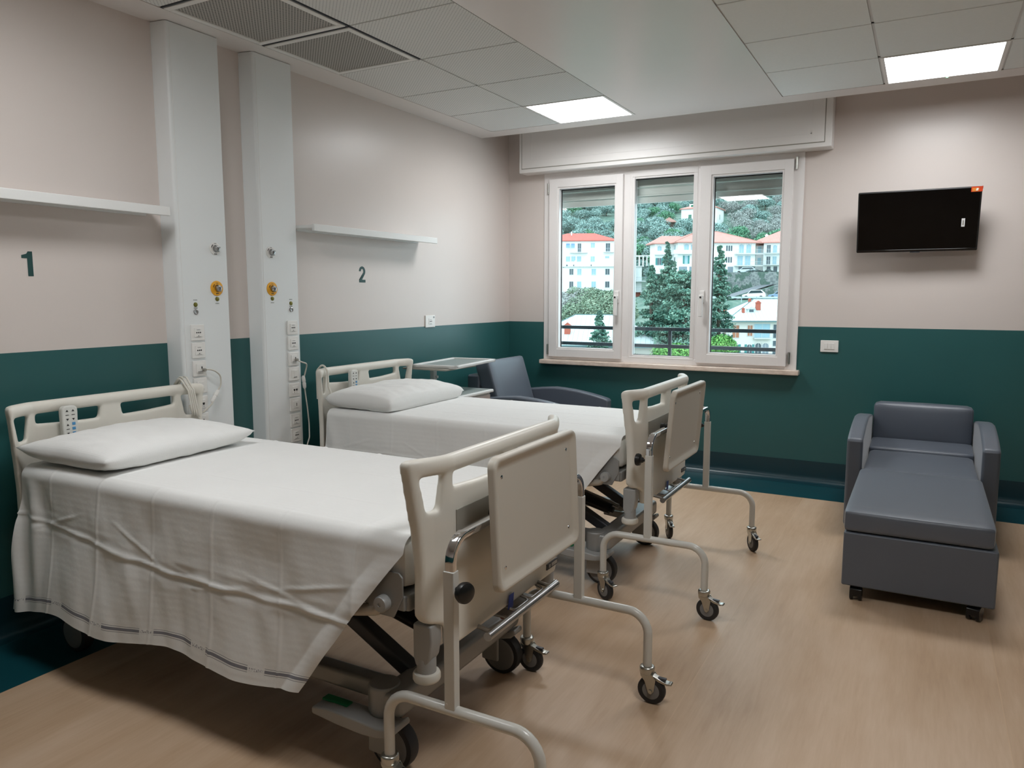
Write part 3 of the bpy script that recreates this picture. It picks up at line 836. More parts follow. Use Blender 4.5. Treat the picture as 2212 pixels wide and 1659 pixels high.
# ---- hand controls hanging on the headboards
def hand_control(label, loc):
    t = thing('hand_control', label, 'bed remote', loc, 0, 'bed hand controls')
    P = [(-.030, -.085), (-.026, -.092), (.026, -.092), (.030, -.085), (.034, .055), (.033, .072), (.022, .082), (-.022, .082), (-.033, .072), (-.034, .055)]
    MB().prism(P, -.013, .013, 'YZ', .006, 3).build('body', 'remote_grey', t)
    MB().tube([(-.012, 0, .055), (-.022, 0, .066), (-.030, 0, .060)], .005, 8, .01).box((-.021, 0, .02), (.018, .03, .05), .005).build('hook', 'remote_grey', t)
    k = MB()
    def tri(y, z, s, up): k.prism([(y-s, z), (y+s, z), (y, z+s*1.5*up)], .0125, .0142, 'YZ')
    for y, z in ((-.012, .053), (.013, .053), (-.012, -.006)):
        tri(y, z+.005, .0055, 1); tri(y, z-.024, .0055, -1); k.box((.0135, y, z-.009), (.0015, .013, .0022))
    k.build('arrow_keys', 'key_black', t)
    k = MB()
    for z in (.006, -.014, -.034): k.box((.0135, .013, z), (.002, .014, .012), .002)
    k.build('blue_keys', 'key_blue', t)
    MB().box((.0135, -.012, -.046), (.002, .02, .02), .002).box((.0135, .012, -.052), (.002, .016, .010), .002).build('lower_keys', 'label_grey', t)
    return t
hand_control('grey bed hand control with arrow keys hooked on the headboard below numeral 1', (XH[BY1]+.052, BY1-.215, .895))
hand_control('grey bed hand control with arrow keys hooked on the headboard below numeral 2', (XH[BY2]+.052, BY2-.150, .895))

# ================================================================== OVERBED TABLES
def small_castor():
    f = MB()
    f.lathe((0, 0, .108), (0, 0, 1), [(0, .022), (.003, .025), (.012, .0265), (.022, .0265), (.026, .024), (.028, .018)], 24)
    for s in (-1, 1):
        f.prism([(-.020, .112), (.022, .112), (.036, .095), (.030, .052), (.020, .040), (.010, .045), (-.004, .085), (-.018, .10)], s*.016-.0015, s*.016+.0015, 'XZ')
    f.b2((-.02, -.017, .106), (.024, .017, .112)).cyl((.018, -.022, .05), (.018, .022, .05), .007, seg=12)
    w = MB(); w.lathe((.018, -.0125, .05), (0, 1, 0), [(0, .040), (.002, .047), (.006, .05), (.019, .05), (.023, .047), (.025, .040)], 32)
    d = MB(); d.lathe((.018, -.0140, .05), (0, 1, 0), [(0, .012), (.0005, .030), (.0025, .032), (.002, .039), (.026, .039), (.0255, .032), (.0275, .030), (.028, .012)], 28)
    l = MB(); l.prism([(.010, .112), (.050, .098), (.075, .090), (.088, .092), (.092, .086), (.075, .082), (.045, .088), (.010, .102)], -.013, .013, 'XZ', .002)
    k = MB(); k.box((.055, 0, .0985), (.030, .014, .008), .002)
    return f.mesh('caster', 'zinc'), w.mesh('tyre', 'rubber'), d.mesh('wheel_hub', 'hub_grey'), l.mesh('brake_lever', 'zinc'), k.mesh('brake_tab', 'frame_dark')
SC = small_castor()
def leg_mesh():
    mb = MB(); mb.tube([(-.24, 0, .128), (-.24, 0, .325), (.24, 0, .325), (.24, 0, .128)], .0155, 16, .075, 8); return mb.mesh('leg_frame', 'tube_paint')
LEG = leg_mesh()
def overbed_table(label, x, y0, y1, tray_c, tilt, swap, casters):
    cy = (y0+y1)/2; w = (y1-y0)/2
    t = thing('overbed_table', label, 'overbed table', (x, cy, 0), 0, 'overbed tables at the foot of the beds')
    for i, s in enumerate((-1, 1)):
        lg = link('leg_frame', LEG, t, (.025, s*w, 0))
        for e in (-1, 1):
            ca = casters[i*2+(e > 0)]
            f = link('caster', SC[0], t, (.025+e*.24, s*w, 0), ca); link('tyre', SC[1], f); link('wheel_hub', SC[2], f); link('brake_lever', SC[3], f); link('brake_tab', SC[4], f)
        p = MB(); p.b2((-.0165, s*w-.0135, .325), (.0165, s*w+.0135, .715), .0025); p.cyl((-.01, s*w-.0145, .345), (-.01, s*w-.0125, .345), .004)
        po = p.build('post', 'tube_paint', t)
        # clamp knob
        k = MB(); dx = (1 if swap else -1); ax = Vector((dx*.0, 0, 0))
        if swap: o, a = (.0, s*w - s*.0135*-1 if False else s*w+ (.0135 if s < 0 else -.0135), .668), (0, 1 if s < 0 else -1, 0)
        else: o, a = (-.0165, s*w, .690), (-1, 0, 0)
        if swap and s > 0: o, a = (-.0165, s*w, .690), (-1, 0, 0)
        if swap and s < 0: o, a = (.0165, s*w, .668), (.85, -.3, 0)
        k.lathe(o, a, [(0, .006), (.012, .006), (.012, .012), (.022, .014), (.026, .026), (.036, .029), (.044, .027), (.048, .018), (.049, .004)], 24)
        k.build('clamp_knob', 'black_plastic', po)
    MB().tube([(0, -w, .60), (0, -w, .798), (0, w, .798), (0, w, .60)], .012, fil=.062, fs=9, rect=(.028, .020), up=(1, 0, 0)).build('crossbar', 'chrome', t)
    for s in (-.16, .16):
        cl_ = MB(); cl_.box((.012, tray_c[0]-cy+s, .798), (.05, .05, .045), .008).cyl((-.02, tray_c[0]-cy+s, .80), (-.035, tray_c[0]-cy+s, .80), .018)
        cl_.build('tilt_clamp', 'black_plastic', t)
    # tray hanging on edge: board with a raised rounded rim
    tr = MB(); W2, H2 = .277, .194
    def rr(a, b, r, n=6):
        P = []
        for cx, cz, st in ((a-r, b-r, 0), (-a+r, b-r, 1), (-a+r, -b+r, 2), (a-r, -b+r, 3)):
            for q in range(n+1): P.append((cx+r*math.cos((st+q/n)*PI/2), cz+r*math.sin((st+q/n)*PI/2)))
        return P
    rings_ = [(W2, H2, .032, -.006), (W2, H2, .032, .010), (W2-.003, H2-.003, .030, .016), (W2-.008, H2-.008, .027, .018), (W2-.014, H2-.014, .025, .0165), (W2-.024, H2-.026, .024, .0075), (W2-.032, H2-.034, .022, .004), (W2-.042, H2-.044, .018, .0035)]
    L = []
    for a, b, r, xx in rings_: L.append([tr.bm.verts.new((xx, p[0], p[1])) for p in rr(a, b, r)])
    for A, B in zip(L, L[1:]):
        for i in range(len(A)): tr.bm.faces.new((A[i], A[(i+1) % len(A)], B[(i+1) % len(A)], B[i]))
    tr.bm.faces.new(L[-1]); tr.bm.faces.new(L[0][::-1])
    me = tr.mesh('tray', 'table_plastic', 50)
    to = link('tray', me, t, (tray_c[2]-x, tray_c[0]-cy, tray_c[1])); to.rotation_euler = (0, tilt, 0)
    for y in (-W2+.060, W2-.060):
        for z in (-H2+.062, H2-.062): MB().lathe((.0033, y, z), (1, 0, 0), [(0, .0062), (.0015, .0055), (.002, .002)], 10).build('screw', 'chrome', to)
    return t
overbed_table('narrow overbed table with upright tray at the foot of the nearest bed', 2.28, -4.437, -3.592, (-4.005, .792, 2.315), -.048, True, (0, 0, 0, 0))
overbed_table('wide overbed table with tilted tray at the foot of the bed below numeral 2', 2.28, -2.812, -1.772, (-2.375, .797, 2.315), .085, False, (-.5, -.1, -1.0, -.9))

# ================================================================== ARMCHAIRS
def arm_profile():
    P = [(.0, .05), (.0, .60)]
    for k in range(13):
        q = k/12; y = -.02-.96*q; z = .600+.062*math.sin(min(1, q*1.55)*PI/2*1.0) if q < .42 else None
        if z is None:
            a = (q-.42)/.58; z = .660-.075*a**2.0
        P.append((y, z))
    P += [(-.985, .565), (-.985, .05)]
    return P
def chair_arm(s): return MB().prism(arm_profile(), s*.300, s*.388, 'YZ', .018, 3).mesh('armrest', 'vinyl_grey', 30)
ARMS = {s: chair_arm(s) for s in (-1, 1)}
def twin_castor():
    f = MB(); f.prism([(-.030, .030), (-.030, .058), (-.012, .068), (.022, .068), (.034, .052), (.034, .030), (.02, .018), (-.018, .018)], -.027, .027, 'XZ', .004)
    w = MB()
    for s in (-1, 1): w.lathe((0, s*.019-.009, .028), (0, 1, 0), [(0, .022), (.002, .028), (.016, .028), (.018, .022)], 24)
    f.cyl((0, 0, .07), (0, 0, .085), .012)
    return f.mesh('caster', 'black_gloss'), w.mesh('wheel', 'black_gloss')
TC = twin_castor()
# chair bed, opened out flat towards the room
rc = thing('chair_bed', 'grey vinyl chair bed opened out flat on the right below the television', 'chair bed', (3.358, -.215, 0), 0, 'grey vinyl reclining chairs')
for s in (-1, 1): link('armrest', ARMS[s], rc)
Rx = lambda a: Matrix.Rotation(a, 3, 'X')
MB().rbox((0, -.075, .565), (.588, .155, .27), .030, 12, (0, .012, .006), Rx(-.05)).build('backrest', 'vinyl_grey', rc)
MB().b2((-.30, -.02, .06), (.30, .06, .50), .01).build('back_frame', 'vinyl_grey', rc)
MB().rbox((0, -.275, .415), (.592, .325, .085), .020, 12, (0, .003, .004), Rx(.05)).build('seat_cushion', 'vinyl_grey', rc)
MB().rbox((0, -.755, .378), (.585, .68, .10), .028, 14, (0, .0, .014)).build('middle_cushion', 'vinyl_grey', rc)
MB().rbox((0, -1.565, .383), (.607, 1.0, .105), .022, 16, (0, .006, .008)).build('footrest_cushion', 'vinyl_grey', rc)
MB().b2((-.300, -2.062, .070), (.318, -1.30, .329), .009, 3).build('footrest_box', 'vinyl_grey', rc)
MB().b2((-.296, -1.30, .12), (.296, -.05, .33), .01).build('base_frame', 'black_plastic', rc)
for x, a in ((-.235, 1.57), (.245, 1.2)):
    c = link('caster', TC[0], rc, (x, -2.035, 0), a); link('wheel', TC[1], c)
# the same chair closed, in the corner, facing along the bed
ac = thing('armchair', 'grey vinyl armchair in the corner under the window behind the second bed', 'armchair', (.118, -.625, 0), PI/2, 'grey vinyl reclining chairs')
for s in (-1, 1): link('armrest', ARMS[s], ac)
MB().rbox((0, -.215, .655), (.592, .14, .52), .024, 12, (0, .008, .0), Rx(-.30)).build('backrest', 'vinyl_grey', ac)
MB().b2((-.30, -.125, .06), (.30, -.005, .80), .022, 3).build('back_frame', 'vinyl_grey', ac)
MB().rbox((0, -.64, .40), (.592, .66, .13), .03, 12, (0, .0, .008)).build('seat_cushion', 'vinyl_grey', ac)
MB().b2((-.298, -.97, .07), (.298, -.10, .335), .012, 3).build('front_box', 'vinyl_grey', ac)
for x in (-.235, .235):
    c = link('caster', TC[0], ac, (x, -.90, 0), 1.57); link('wheel', TC[1], c)

# ================================================================== BEDSIDE CABINET
cb = thing('bedside_cabinet', 'pale grey bedside cabinet with a swivel tray between second bed and corner armchair', 'bedside cabinet', (.36, -1.545, 0))
MB().b2((-.21, -.225, .09), (.21, .225, .728), .008).build('body', 'cabinet_white', cb)
tp = MB(); tp.b2((-.225, -.24, .728), (.235, .24, .750), .006).build('top', 'cabinet_white', cb)
MB().b2((-.205, -.22, .7495), (.215, .22, .7525)).build('top_inlay', 'tray_grey', cb)
for z0, z1, nm in ((.60, .715, 'drawer'), (.11, .59, 'door')):
    d = MB().b2((.205, -.212, z0), (.222, .212, z1), .004).build(nm, 'drawer_taupe', cb)
    MB().tube([(.222, -.05, z1-.04), (.245, -.05, z1-.04), (.245, .05, z1-.04), (.222, .05, z1-.04)], .005, 8, .012).build('handle', 'steel', d)
for x in (-.17, .17):
    for y in (-.19, .19): 
        c = link('caster', TC[0], cb, (x, y, 0)); link('wheel', TC[1], c)
po = MB(); po.b2((-.15, -.02, .75), (-.115, .02, .925), .004).box((-.132, 0, .775), (.07, .09, .05), .01).cyl((-.11, 0, .845), (-.095, 0, .845), .010); po.build('tray_post', 'cabinet_white', cb)
MB().b2((-.20, -.28, .922), (.16, .12, .934), .004).build('tray_bracket', 'label_grey', cb)
tr = MB(); a, b = .182, .326
tr.b2((-a, -b, .0), (a, b, .012), .004)
for lo, hi in (((-a, -b), (a, -b+.03)), ((-a, b-.03), (a, b)), ((-a, -b), (-a+.03, b)), ((a-.03, -b), (a, b))): tr.b2((lo[0], lo[1], .001), (hi[0], hi[1], .022), .005)
to = tr.build('swivel_tray', 'cabinet_white', cb, (.0, .08, .934), .11)
MB().b2((-a+.028, -b+.028, .0115), (a-.028, b-.028, .0135)).build('tray_inlay', 'tray_grey', to)

# ================================================================== WALL FITTINGS
def outlet_meshes():
    m = {}
    def plate(w=.080, h=.080, d=.010): return MB().box((d/2, 0, 0), (d, w, h), .003)
    m['plate'] = plate().mesh('socket', 'socket_white')
    def face(kind):
        k = MB(); k.box((.011, 0, 0), (.004, .045, .045), .001, mi=0)
        if kind == 'socket':
            k.lathe((.0125, 0, .003), (1, 0, 0), [(0, .0195), (.0006, .0195), (.0008, .0185)], 24, mi=0)
            for y in (-.0105, 0, .0105): k.cyl((.0129, y, .0), (.0145, y, .0), .0036, seg=10, mi=1)
            k.cyl((.0132, 0, -.016), (.0142, 0, -.016), .0022, seg=8, mi=1).box((.0135, 0, .014), (.001, .02, .0015), mi=1).box((.0135, 0, -.021), (.0008, .026, .0018), mi=2)
        elif kind == 'jack':
            k.box((.0135, .010, .004), (.001, .006, .012), mi=1).box((.0135, .0, -.017), (.001, .030, .004), mi=2).box((.0135, .0, -.026), (.001, .030, .002), mi=2)
        elif kind == 'switch':
            k.box((.0135, .004, .002), (.002, .024, .034), .001, mi=0).box((.0135, .004, -.019), (.0012, .024, .004), mi=2)
        elif kind == 'double':
            for y in (-.008, .010):
                k.prism([(y-.006, .006), (y+.006, .006), (y+.006, .000), (y, -.008), (y-.006, .000)], .0125, .0142, 'YZ', mi=1); k.cyl((.0132, y, -.014), (.014, y, -.014), .002, seg=8, mi=1)
        elif kind == 'slot': k.box((.0135, .006, 0), (.0012, .004, .018), mi=1).box((.0135, .006, -.021), (.001, .02, .002), mi=2)
        return k.mesh('socket_face', ['socket_white', 'dark_hole', 'frame_grey'])
    for kd in ('socket', 'jack', 'switch', 'double', 'slot'): m[kd] = face(kd)
    # gas outlet: ring collar with letters, steel bayonet socket
    r = MB(); r.lathe((0, 0, 0), (1, 0, 0), [(0, .0325), (.003, .0325), (.005, .030), (.005, .019), (.003, .018)], 32)
    m['ring_white'] = r.mesh('gas_outlet', 'socket_white')
    r = MB(); r.lathe((0, 0, 0), (1, 0, 0), [(0, .0385), (.003, .0385), (.005, .036), (.005, .019), (.003, .018)], 32)
    m['ring_amber'] = r.mesh('gas_outlet', 'amber')
    g = MB(); g.lathe((.002, 0, 0), (1, 0, 0), [(0, .0175), (.012, .0175), (.016, .015), (.017, .008), (.010, .007)], 24)
    for q in range(4):
        an = q*PI/2+.5; g.box((.015, .015*math.cos(an), .015*math.sin(an)), (.010, .007, .007), .001)
    m['bayonet'] = g.mesh('bayonet_socket', 'steel')
    t = MB()
    for q in range(7):
        an = PI*.72+q*.10; t.box((.0052, .025*math.cos(an), .025*math.sin(an)), (.0006, .004, .0022), rot=Matrix.Rotation(an, 4, 'X'))
    for q in range(3):
        t.box((.0052, (q-1)*.006, -.027), (.0006, .004, .006)); t.box((.0052, (q-1)*.005, .027), (.0006, .003, .003))
    m['ring_letters'] = t.mesh('ring_marking', 'dark_hole')
    p = MB(); p.lathe((0, 0, 0), (1, 0, 0), [(0, .0115), (.003, .0115), (.004, .009), (.006, .005)], 20); m['earth'] = p.mesh('earth_pin', 'olive_brass')
    p = MB(); p.lathe((0, 0, 0), (1, 0, 0), [(0, .0135), (.005, .0135), (.007, .010), (.004, .006)], 20); m['nut'] = p.mesh('equipotential_pin', 'steel')
    p = MB()
    for q in range(4): p.box((.0006, (q-1.5)*.006, 0), (.0006, .004, .005))
    m['caption'] = p.mesh('pin_caption', 'frame_grey')
    return m
OM = outlet_meshes()
def column(label, y0, y1, gy, py, kinds, zs):
    cy = (y0+y1)/2; w = (y1-y0)/2; t = thing('wall_column', label, 'medical wall column', (0, cy, 0), 0, 'white medical supply columns')
    t['kind'] = 'thing'
    d = .094
    mb = MB(); mb.prism([(.0005, -w-.012), (d-.012, -w), (d-.003, -w+.004), (d, -w+.014), (d, w-.006), (d-.004, w-.001), (d-.012, w), (.0005, w)], .0, H-.003, 'XY')
    mb.build('housing', 'column_white', t)
    s = MB(); s.b2((d-.0005, -w+.020, .02), (d+.0012, -w+.0225, H-.03)); s.build('panel_joint', 'shelf_white', t)
    gy -= cy; py -= cy
    for z, rg in ((1.673, 'ring_white'), (1.470, 'ring_amber')):
        o = link('gas_outlet', OM[rg], t, (d, gy, z)); link('bayonet_socket', OM['bayonet'], o, (0, .004, 0)); link('ring_marking', OM['ring_letters'], o)
    link('earth_pin', OM['earth'], t, (d, gy, 1.415)); link('pin_caption', OM['caption'], t, (d, gy, 1.392))
    link('earth_pin', OM['earth'], t, (d, py, 1.387)); link('pin_caption', OM['caption'], t, (d, py, 1.410)); link('pin_caption', OM['caption'], t, (d, py, 1.370))
    link('equipotential_pin', OM['nut'], t, (d, py, 1.351))
    for k, z in zip(kinds, zs):
        o = link('socket', OM['plate'], t, (d, py, z)); link('socket_face', OM[k], o)
    return t
ZS = [1.246, 1.156, 1.063, .975, .880, .793, .700, .611]
KN = ['socket', 'socket', 'jack', 'switch', 'double', 'slot', 'socket', 'socket']
column('tall white medical column on the left wall right of numeral 1, with cord plugged in', -3.540, -3.236, -3.313, -3.448, KN, ZS)
column('tall white medical column on the left wall just left of the shelf over numeral 2', -3.012, -2.728, -2.934, -2.793, KN, ZS)

def cord(name, label, pts, r, fil, extra=None, cat='cord', group=None):
    mb = MB(); mb.tube(pts, r, 10, fil, 5); o = mb.build(name, 'cord_white'); return tag(o, label, cat, group)
# call cords
def call_cord(label, pts, conn):
    t = thing('call_cord', label, 'cord', pts[0], 0, 'white nurse call cords')
    o = Vector(pts[0]); L = [Vector(p)-o for p in pts]
    MB().tube(L, .0042, 10, .05, 6).build('cable', 'cord_white', t)
    a, b = (Vector(c)-o for c in conn); ax = (b-a).normalized(); n = (b-a).length
    MB().lathe(a, ax, [(0, .006), (.01, .0105), (n*.45, .0115), (n*.5, .008), (n*.55, .0115), (n-.01, .010), (n, .005)], 16).build('connector', 'socket_white', t)
    MB().cyl((-.002, 0, 0), (.014, 0, 0), .008, seg=12).build('plug', 'label_grey', t)
    return t
X0 = .112
call_cord('white call cord looped from a socket on the column beside numeral 1', [(X0, -3.432, 1.055), (X0+.03, -3.40, 1.058), (X0+.02, -3.345, 1.02), (X0+.008, -3.335, .965), (X0+.006, -3.36, .935), (X0+.02, -3.41, .875), (X0+.02, -3.47, .835), (X0+.01, -3.50, .850)], [(X0+.004, -3.350, .942), (X0+.014, -3.405, .885)])
call_cord('white call cord hanging down the edge of the column left of numeral 2', [(X0, -2.785, 1.058), (X0+.03, -2.76, 1.04), (X0+.02, -2.715, 1.03), (X0-.03, -2.70, .93), (X0-.03, -2.69, .86), (X0-.03, -2.675, .76), (X0-.03, -2.665, .66), (X0-.006, -2.69, .58), (X0+.004, -2.74, .50)], [(X0-.02, -2.712, .955), (X0-.022, -2.700, .875)])
# coiled lead hung in the wing of the first headboard
t = thing('coiled_lead', 'bundle of cream cable hung through the hole nearest the column in the nearest headboard', 'cable', (XH[BY1]+.024, BY1+.376, .90))
mb = MB()
for k in range(4):
    o = (k-1.5)*.010; zt = .995-.90+.012*(k % 2); mb.tube([(-.060, o, .0), (-.058, o-.004, .095), (-.010, o-.006, zt+.046), (.040, o+.004, .075), (.050+.004*k, o+.012, -.03-.008*k), (.040, o+.024, -.045-.006*k), (.02, o+.022, .0)], .0042, 9, .02)
mb.tube([(.05, .018, -.02), (.058, .035, -.075), (.068, .06, -.115)], .0042, 9, .03)
mb.build('loops', 'cord_white', t)
# short lead looped over the second headboard
tag(MB().tube([(.060, .0, -.062), (.040, .0, -.02), (.034, 0, .075), (.0, 0, .116), (-.054, .004, .07), (-.058, .01, -.10)], .006, 10, .03).build('hanging_lead', 'cord_white', None, (XH[BY2]+.016, BY2-.375, .915)), 'single cream lead looped over the rail of the headboard below numeral 2', 'cable')

# shelves
def shelf(label, y0, y1, d):
    t = thing('wall_shelf', label, 'shelf', (0, (y0+y1)/2, 1.83), 0, 'white wall shelves'); w = (y1-y0)/2
    MB().b2((.001, -w+.001, -.002), (d-.010, w-.001, .0165), .002).build('board', 'shelf_white', t)
    MB().b2((d-.016, -w, -.021), (d, w, .021), .003).build('front_edge', 'shelf_white', t)
    MB().b2((.001, -w+.02, -.015), (.012, w-.02, .0)).build('wall_rail', 'shelf_white', t)
shelf('white wall shelf above numeral 1, cut by the left border of the photo', -4.95, -3.618, .165)
shelf('white wall shelf above numeral 2', -2.66, -1.383, .166)
# numerals
def numeral(label, polys, y, z, s):
    mb = MB()
    for p in polys: mb.prism([(a*s, b*s) for a, b in p], .0004, .0014, 'YZ')
    tag(mb.build('bed_number_sign', 'numeral_green', None, (0, y, z)), label, 'number', 'bed numbers on the left wall')
def two():
    o, i = [], []
    for k in range(13):
        a = PI-k/12*PI*1.12; o.append((.30*math.cos(a), .70+.30*math.sin(a))); i.append((.125*math.cos(a)*1.0, .70+.145*math.sin(a)))
    return [o + [(.10, .17+.0), (.30, .17), (.30, 0), (-.30, 0), (-.30, .13), (.09, .54)] + i[::-1][1:]]
def two_parts():
    P = two()[0]
    # split the numeral into strips that are simple polygons
    o = [(.30*math.cos(PI-k/12*PI*1.15), .69+.31*math.sin(PI-k/12*PI*1.15)) for k in range(13)]
    i = [(.12*math.cos(PI-k/12*PI*1.15), .69+.15*math.sin(PI-k/12*PI*1.15)) for k in range(13)]
    q = [[o[k], o[k+1], i[k+1], i[k]] for k in range(12)]
    q.append([o[12], (-.02, .17), (-.30, .17), (-.30, .13), i[12]]); q.append([(-.30, 0), (.30, 0), (.30, .17), (-.30, .17)]); return q
numeral('dark green numeral 1 on the wall above the nearest bed', [[(-.04, 0), (.17, 0), (.17, 1), (.0, 1), (-.06, .90), (-.26, .84), (-.26, .72), (-.04, .72)]], -4.195, 1.515, .104)
numeral('dark green numeral 2 on the wall between shelf and second bed', two_parts(), -2.040, 1.519, .107)
# wall socket and light switch
t = thing('wall_socket', 'white wall socket above the green band beside the second bed', 'socket', (0, -1.262, 1.234))
MB().box((.005, 0, 0), (.010, .125, .092), .003).build('plate', 'socket_white', t)
f = link('socket_face', OM['socket'], t, (0, 0, 0)); MB().cyl((.009, .045, .03), (.0115, .045, .03), .008, seg=12).build('indicator', 'frame_grey', t)
t = thing('light_switch', 'white light switch plate under the television on the green band', 'switch', (2.726, 0, 1.054))
MB().box((0, -.005, 0), (.124, .010, .087), .003).build('plate', 'socket_white', t)
for x in (-.0235, 0, .0235): MB().box((x, -.0115, 0), (.022, .005, .046), .0015).build('rocker', 'socket_white', t)

# television on a tilting bracket
tv = thing('television', 'black flat television mounted on the back wall above the chair bed', 'television', (3.251, -.182, 1.928), .021)
tilt = Matrix.Rotation(.247, 4, 'X')
def tvp(name, mb, mat, par=tv):
    bmesh.ops.transform(mb.bm, matrix=tilt, verts=mb.bm.verts[:]) if par is tv else None
    return mb.build(name, mat, par)
tvp('cabinet', MB().b2((-.365, .0, -.2065), (.365, .030, .2065), .006).b2((-.22, .028, -.15), (.22, .060, .10), .015), 'black_plastic')
tvp('screen', MB().b2((-.355, -.0015, -.188), (.355, .002, .198)), 'tv_screen')
tvp('lower_bezel', MB().b2((-.362, -.004, -.2065), (.362, .004, -.190), .003), 'black_gloss')
tvp('sensor', MB().b2((-.03, -.002, -.214), (.03, .010, -.206), .002).b2((-.012, -.003, -.213), (.012, .0, -.207), .001), 'frame_dark')
k = MB(); k.b2((.302, -.0028, .175), (.366, -.0005, .208), mi=0).b2((.308, -.0034, .178), (.345, -.0025, .200), mi=1).b2((.363, -.0028, .192), (.3675, .02, .209), mi=0)
k.prism([(.328, .182), (.338, .182), (.344, .196), (.332, .199)], -.0042, -.0030, 'XZ', mi=2); tvp('corner_sticker', k, ['sticker_red', 'sticker_orange', 'sticker_white'])
k = MB(); k.b2((.262, -.0028, -.048), (.282, -.001, .006), .001, mi=0).b2((.268, -.0034, -.038), (.276, -.0025, -.006), mi=1); tvp('energy_sticker', k, ['sticker_white', 'label_grey'])
k = MB(); k.b2((-.10, .155, -.12), (.10, .180, .12), .004).b2((-.03, .06, -.03), (.03, .16, .03), .004); k.build('wall_bracket', 'black_plastic', tv)

# ================================================================== OUTSIDE: the hillside town
rng = random.Random(11)
def interp(P, d):
    for (a, za), (b, zb) in zip(P, P[1:]):
        if d <= b:
            t = (d-a)/(b-a); return za+(zb-za)*t
    return P[-1][1]
PR = [(0, -20), (110, -17), (132, -13.5), (140, -3), (143.5, .4), (157, .9), (159.5, 5.7), (178, 6.1), (192, 9), (215, 15), (250, 23.0), (320, 46), (400, 72), (520, 96)]
PL = [(0, -20), (95, -10), (120, -5.5), (165, .2), (173, .9), (190, 1.2), (202, 8), (220, 14), (250, 23.5), (320, 46), (400, 72), (520, 96)]
def ground(x, y):
    d = math.hypot(x-3.3, y+6); a = math.degrees(math.atan2(x-3.3, y+6)); t = min(max((a+19.2)/2.2, 0), 1); t = t*t*(3-2*t)
    return interp(PL, d)*(1-t)+interp(PR, d)*t
NX, NY = 86, 150; gx0, gx1, gy0, gy1 = -190, 45, 30, 430
vs = []
for j in range(NY+1):
    for i in range(NX+1):
        x = gx0+(gx1-gx0)*i/NX; y = gy0+(gy1-gy0)*j/NY; d = math.hypot(x-3.3, y+6)
        vs.append((x, y, ground(x, y)+(.9*noise.noise(Vector((x*.07, y*.07, 0))) if d > 185 else 0)-.05))
me = bpy.data.meshes.new('hillside'); me.from_pydata(vs, [], [(j*(NX+1)+i, j*(NX+1)+i+1, (j+1)*(NX+1)+i+1, (j+1)*(NX+1)+i) for j in range(NY) for i in range(NX)])
for p in me.polygons: p.use_smooth = True
me.materials.append(MAT['hill']); struct(link('hill_terrain', me))

def hip_roof(mb, x0, x1, y0, y1, z, rise, ov=.6, th=.18):
    x0 -= ov; x1 += ov; y0 -= ov; y1 += ov; hw = min(x1-x0, y1-y0)/2
    if x1-x0 >= y1-y0: A, B = (x0+hw, (y0+y1)/2), (x1-hw, (y0+y1)/2)
    else: A, B = ((x0+x1)/2, y0+hw), ((x0+x1)/2, y1-hw)
    c = [(x0, y0), (x1, y0), (x1, y1), (x0, y1)]
    b = [mb.bm.verts.new((p[0], p[1], z-th)) for p in c]; t = [mb.bm.verts.new((p[0], p[1], z)) for p in c]
    a1 = mb.bm.verts.new((A[0], A[1], z+rise)); a2 = mb.bm.verts.new((B[0], B[1], z+rise)); F = mb.bm.faces.new
    F(b[::-1])
    for i in range(4): F((b[i], b[(i+1) % 4], t[(i+1) % 4], t[i]))
    if x1-x0 >= y1-y0: F((t[0], t[1], a2, a1)); F((t[1], t[2], a2)); F((t[2], t[3], a1, a2)); F((t[3], t[0], a1))
    else: F((t[0], t[1], a1)); F((t[1], t[2], a2, a1)); F((t[2], t[3], a2)); F((t[3], t[0], a1, a2))
    return mb
def arch(x0, x1, z0, z1, n=8):
    r = (x1-x0)/2; cx = (x0+x1)/2; zc = z1-r
    return [(x0, z0), (x1, z0)] + [(cx+r*math.cos(PI*k/n), zc+r*math.sin(PI*k/n)) for k in range(n+1)]
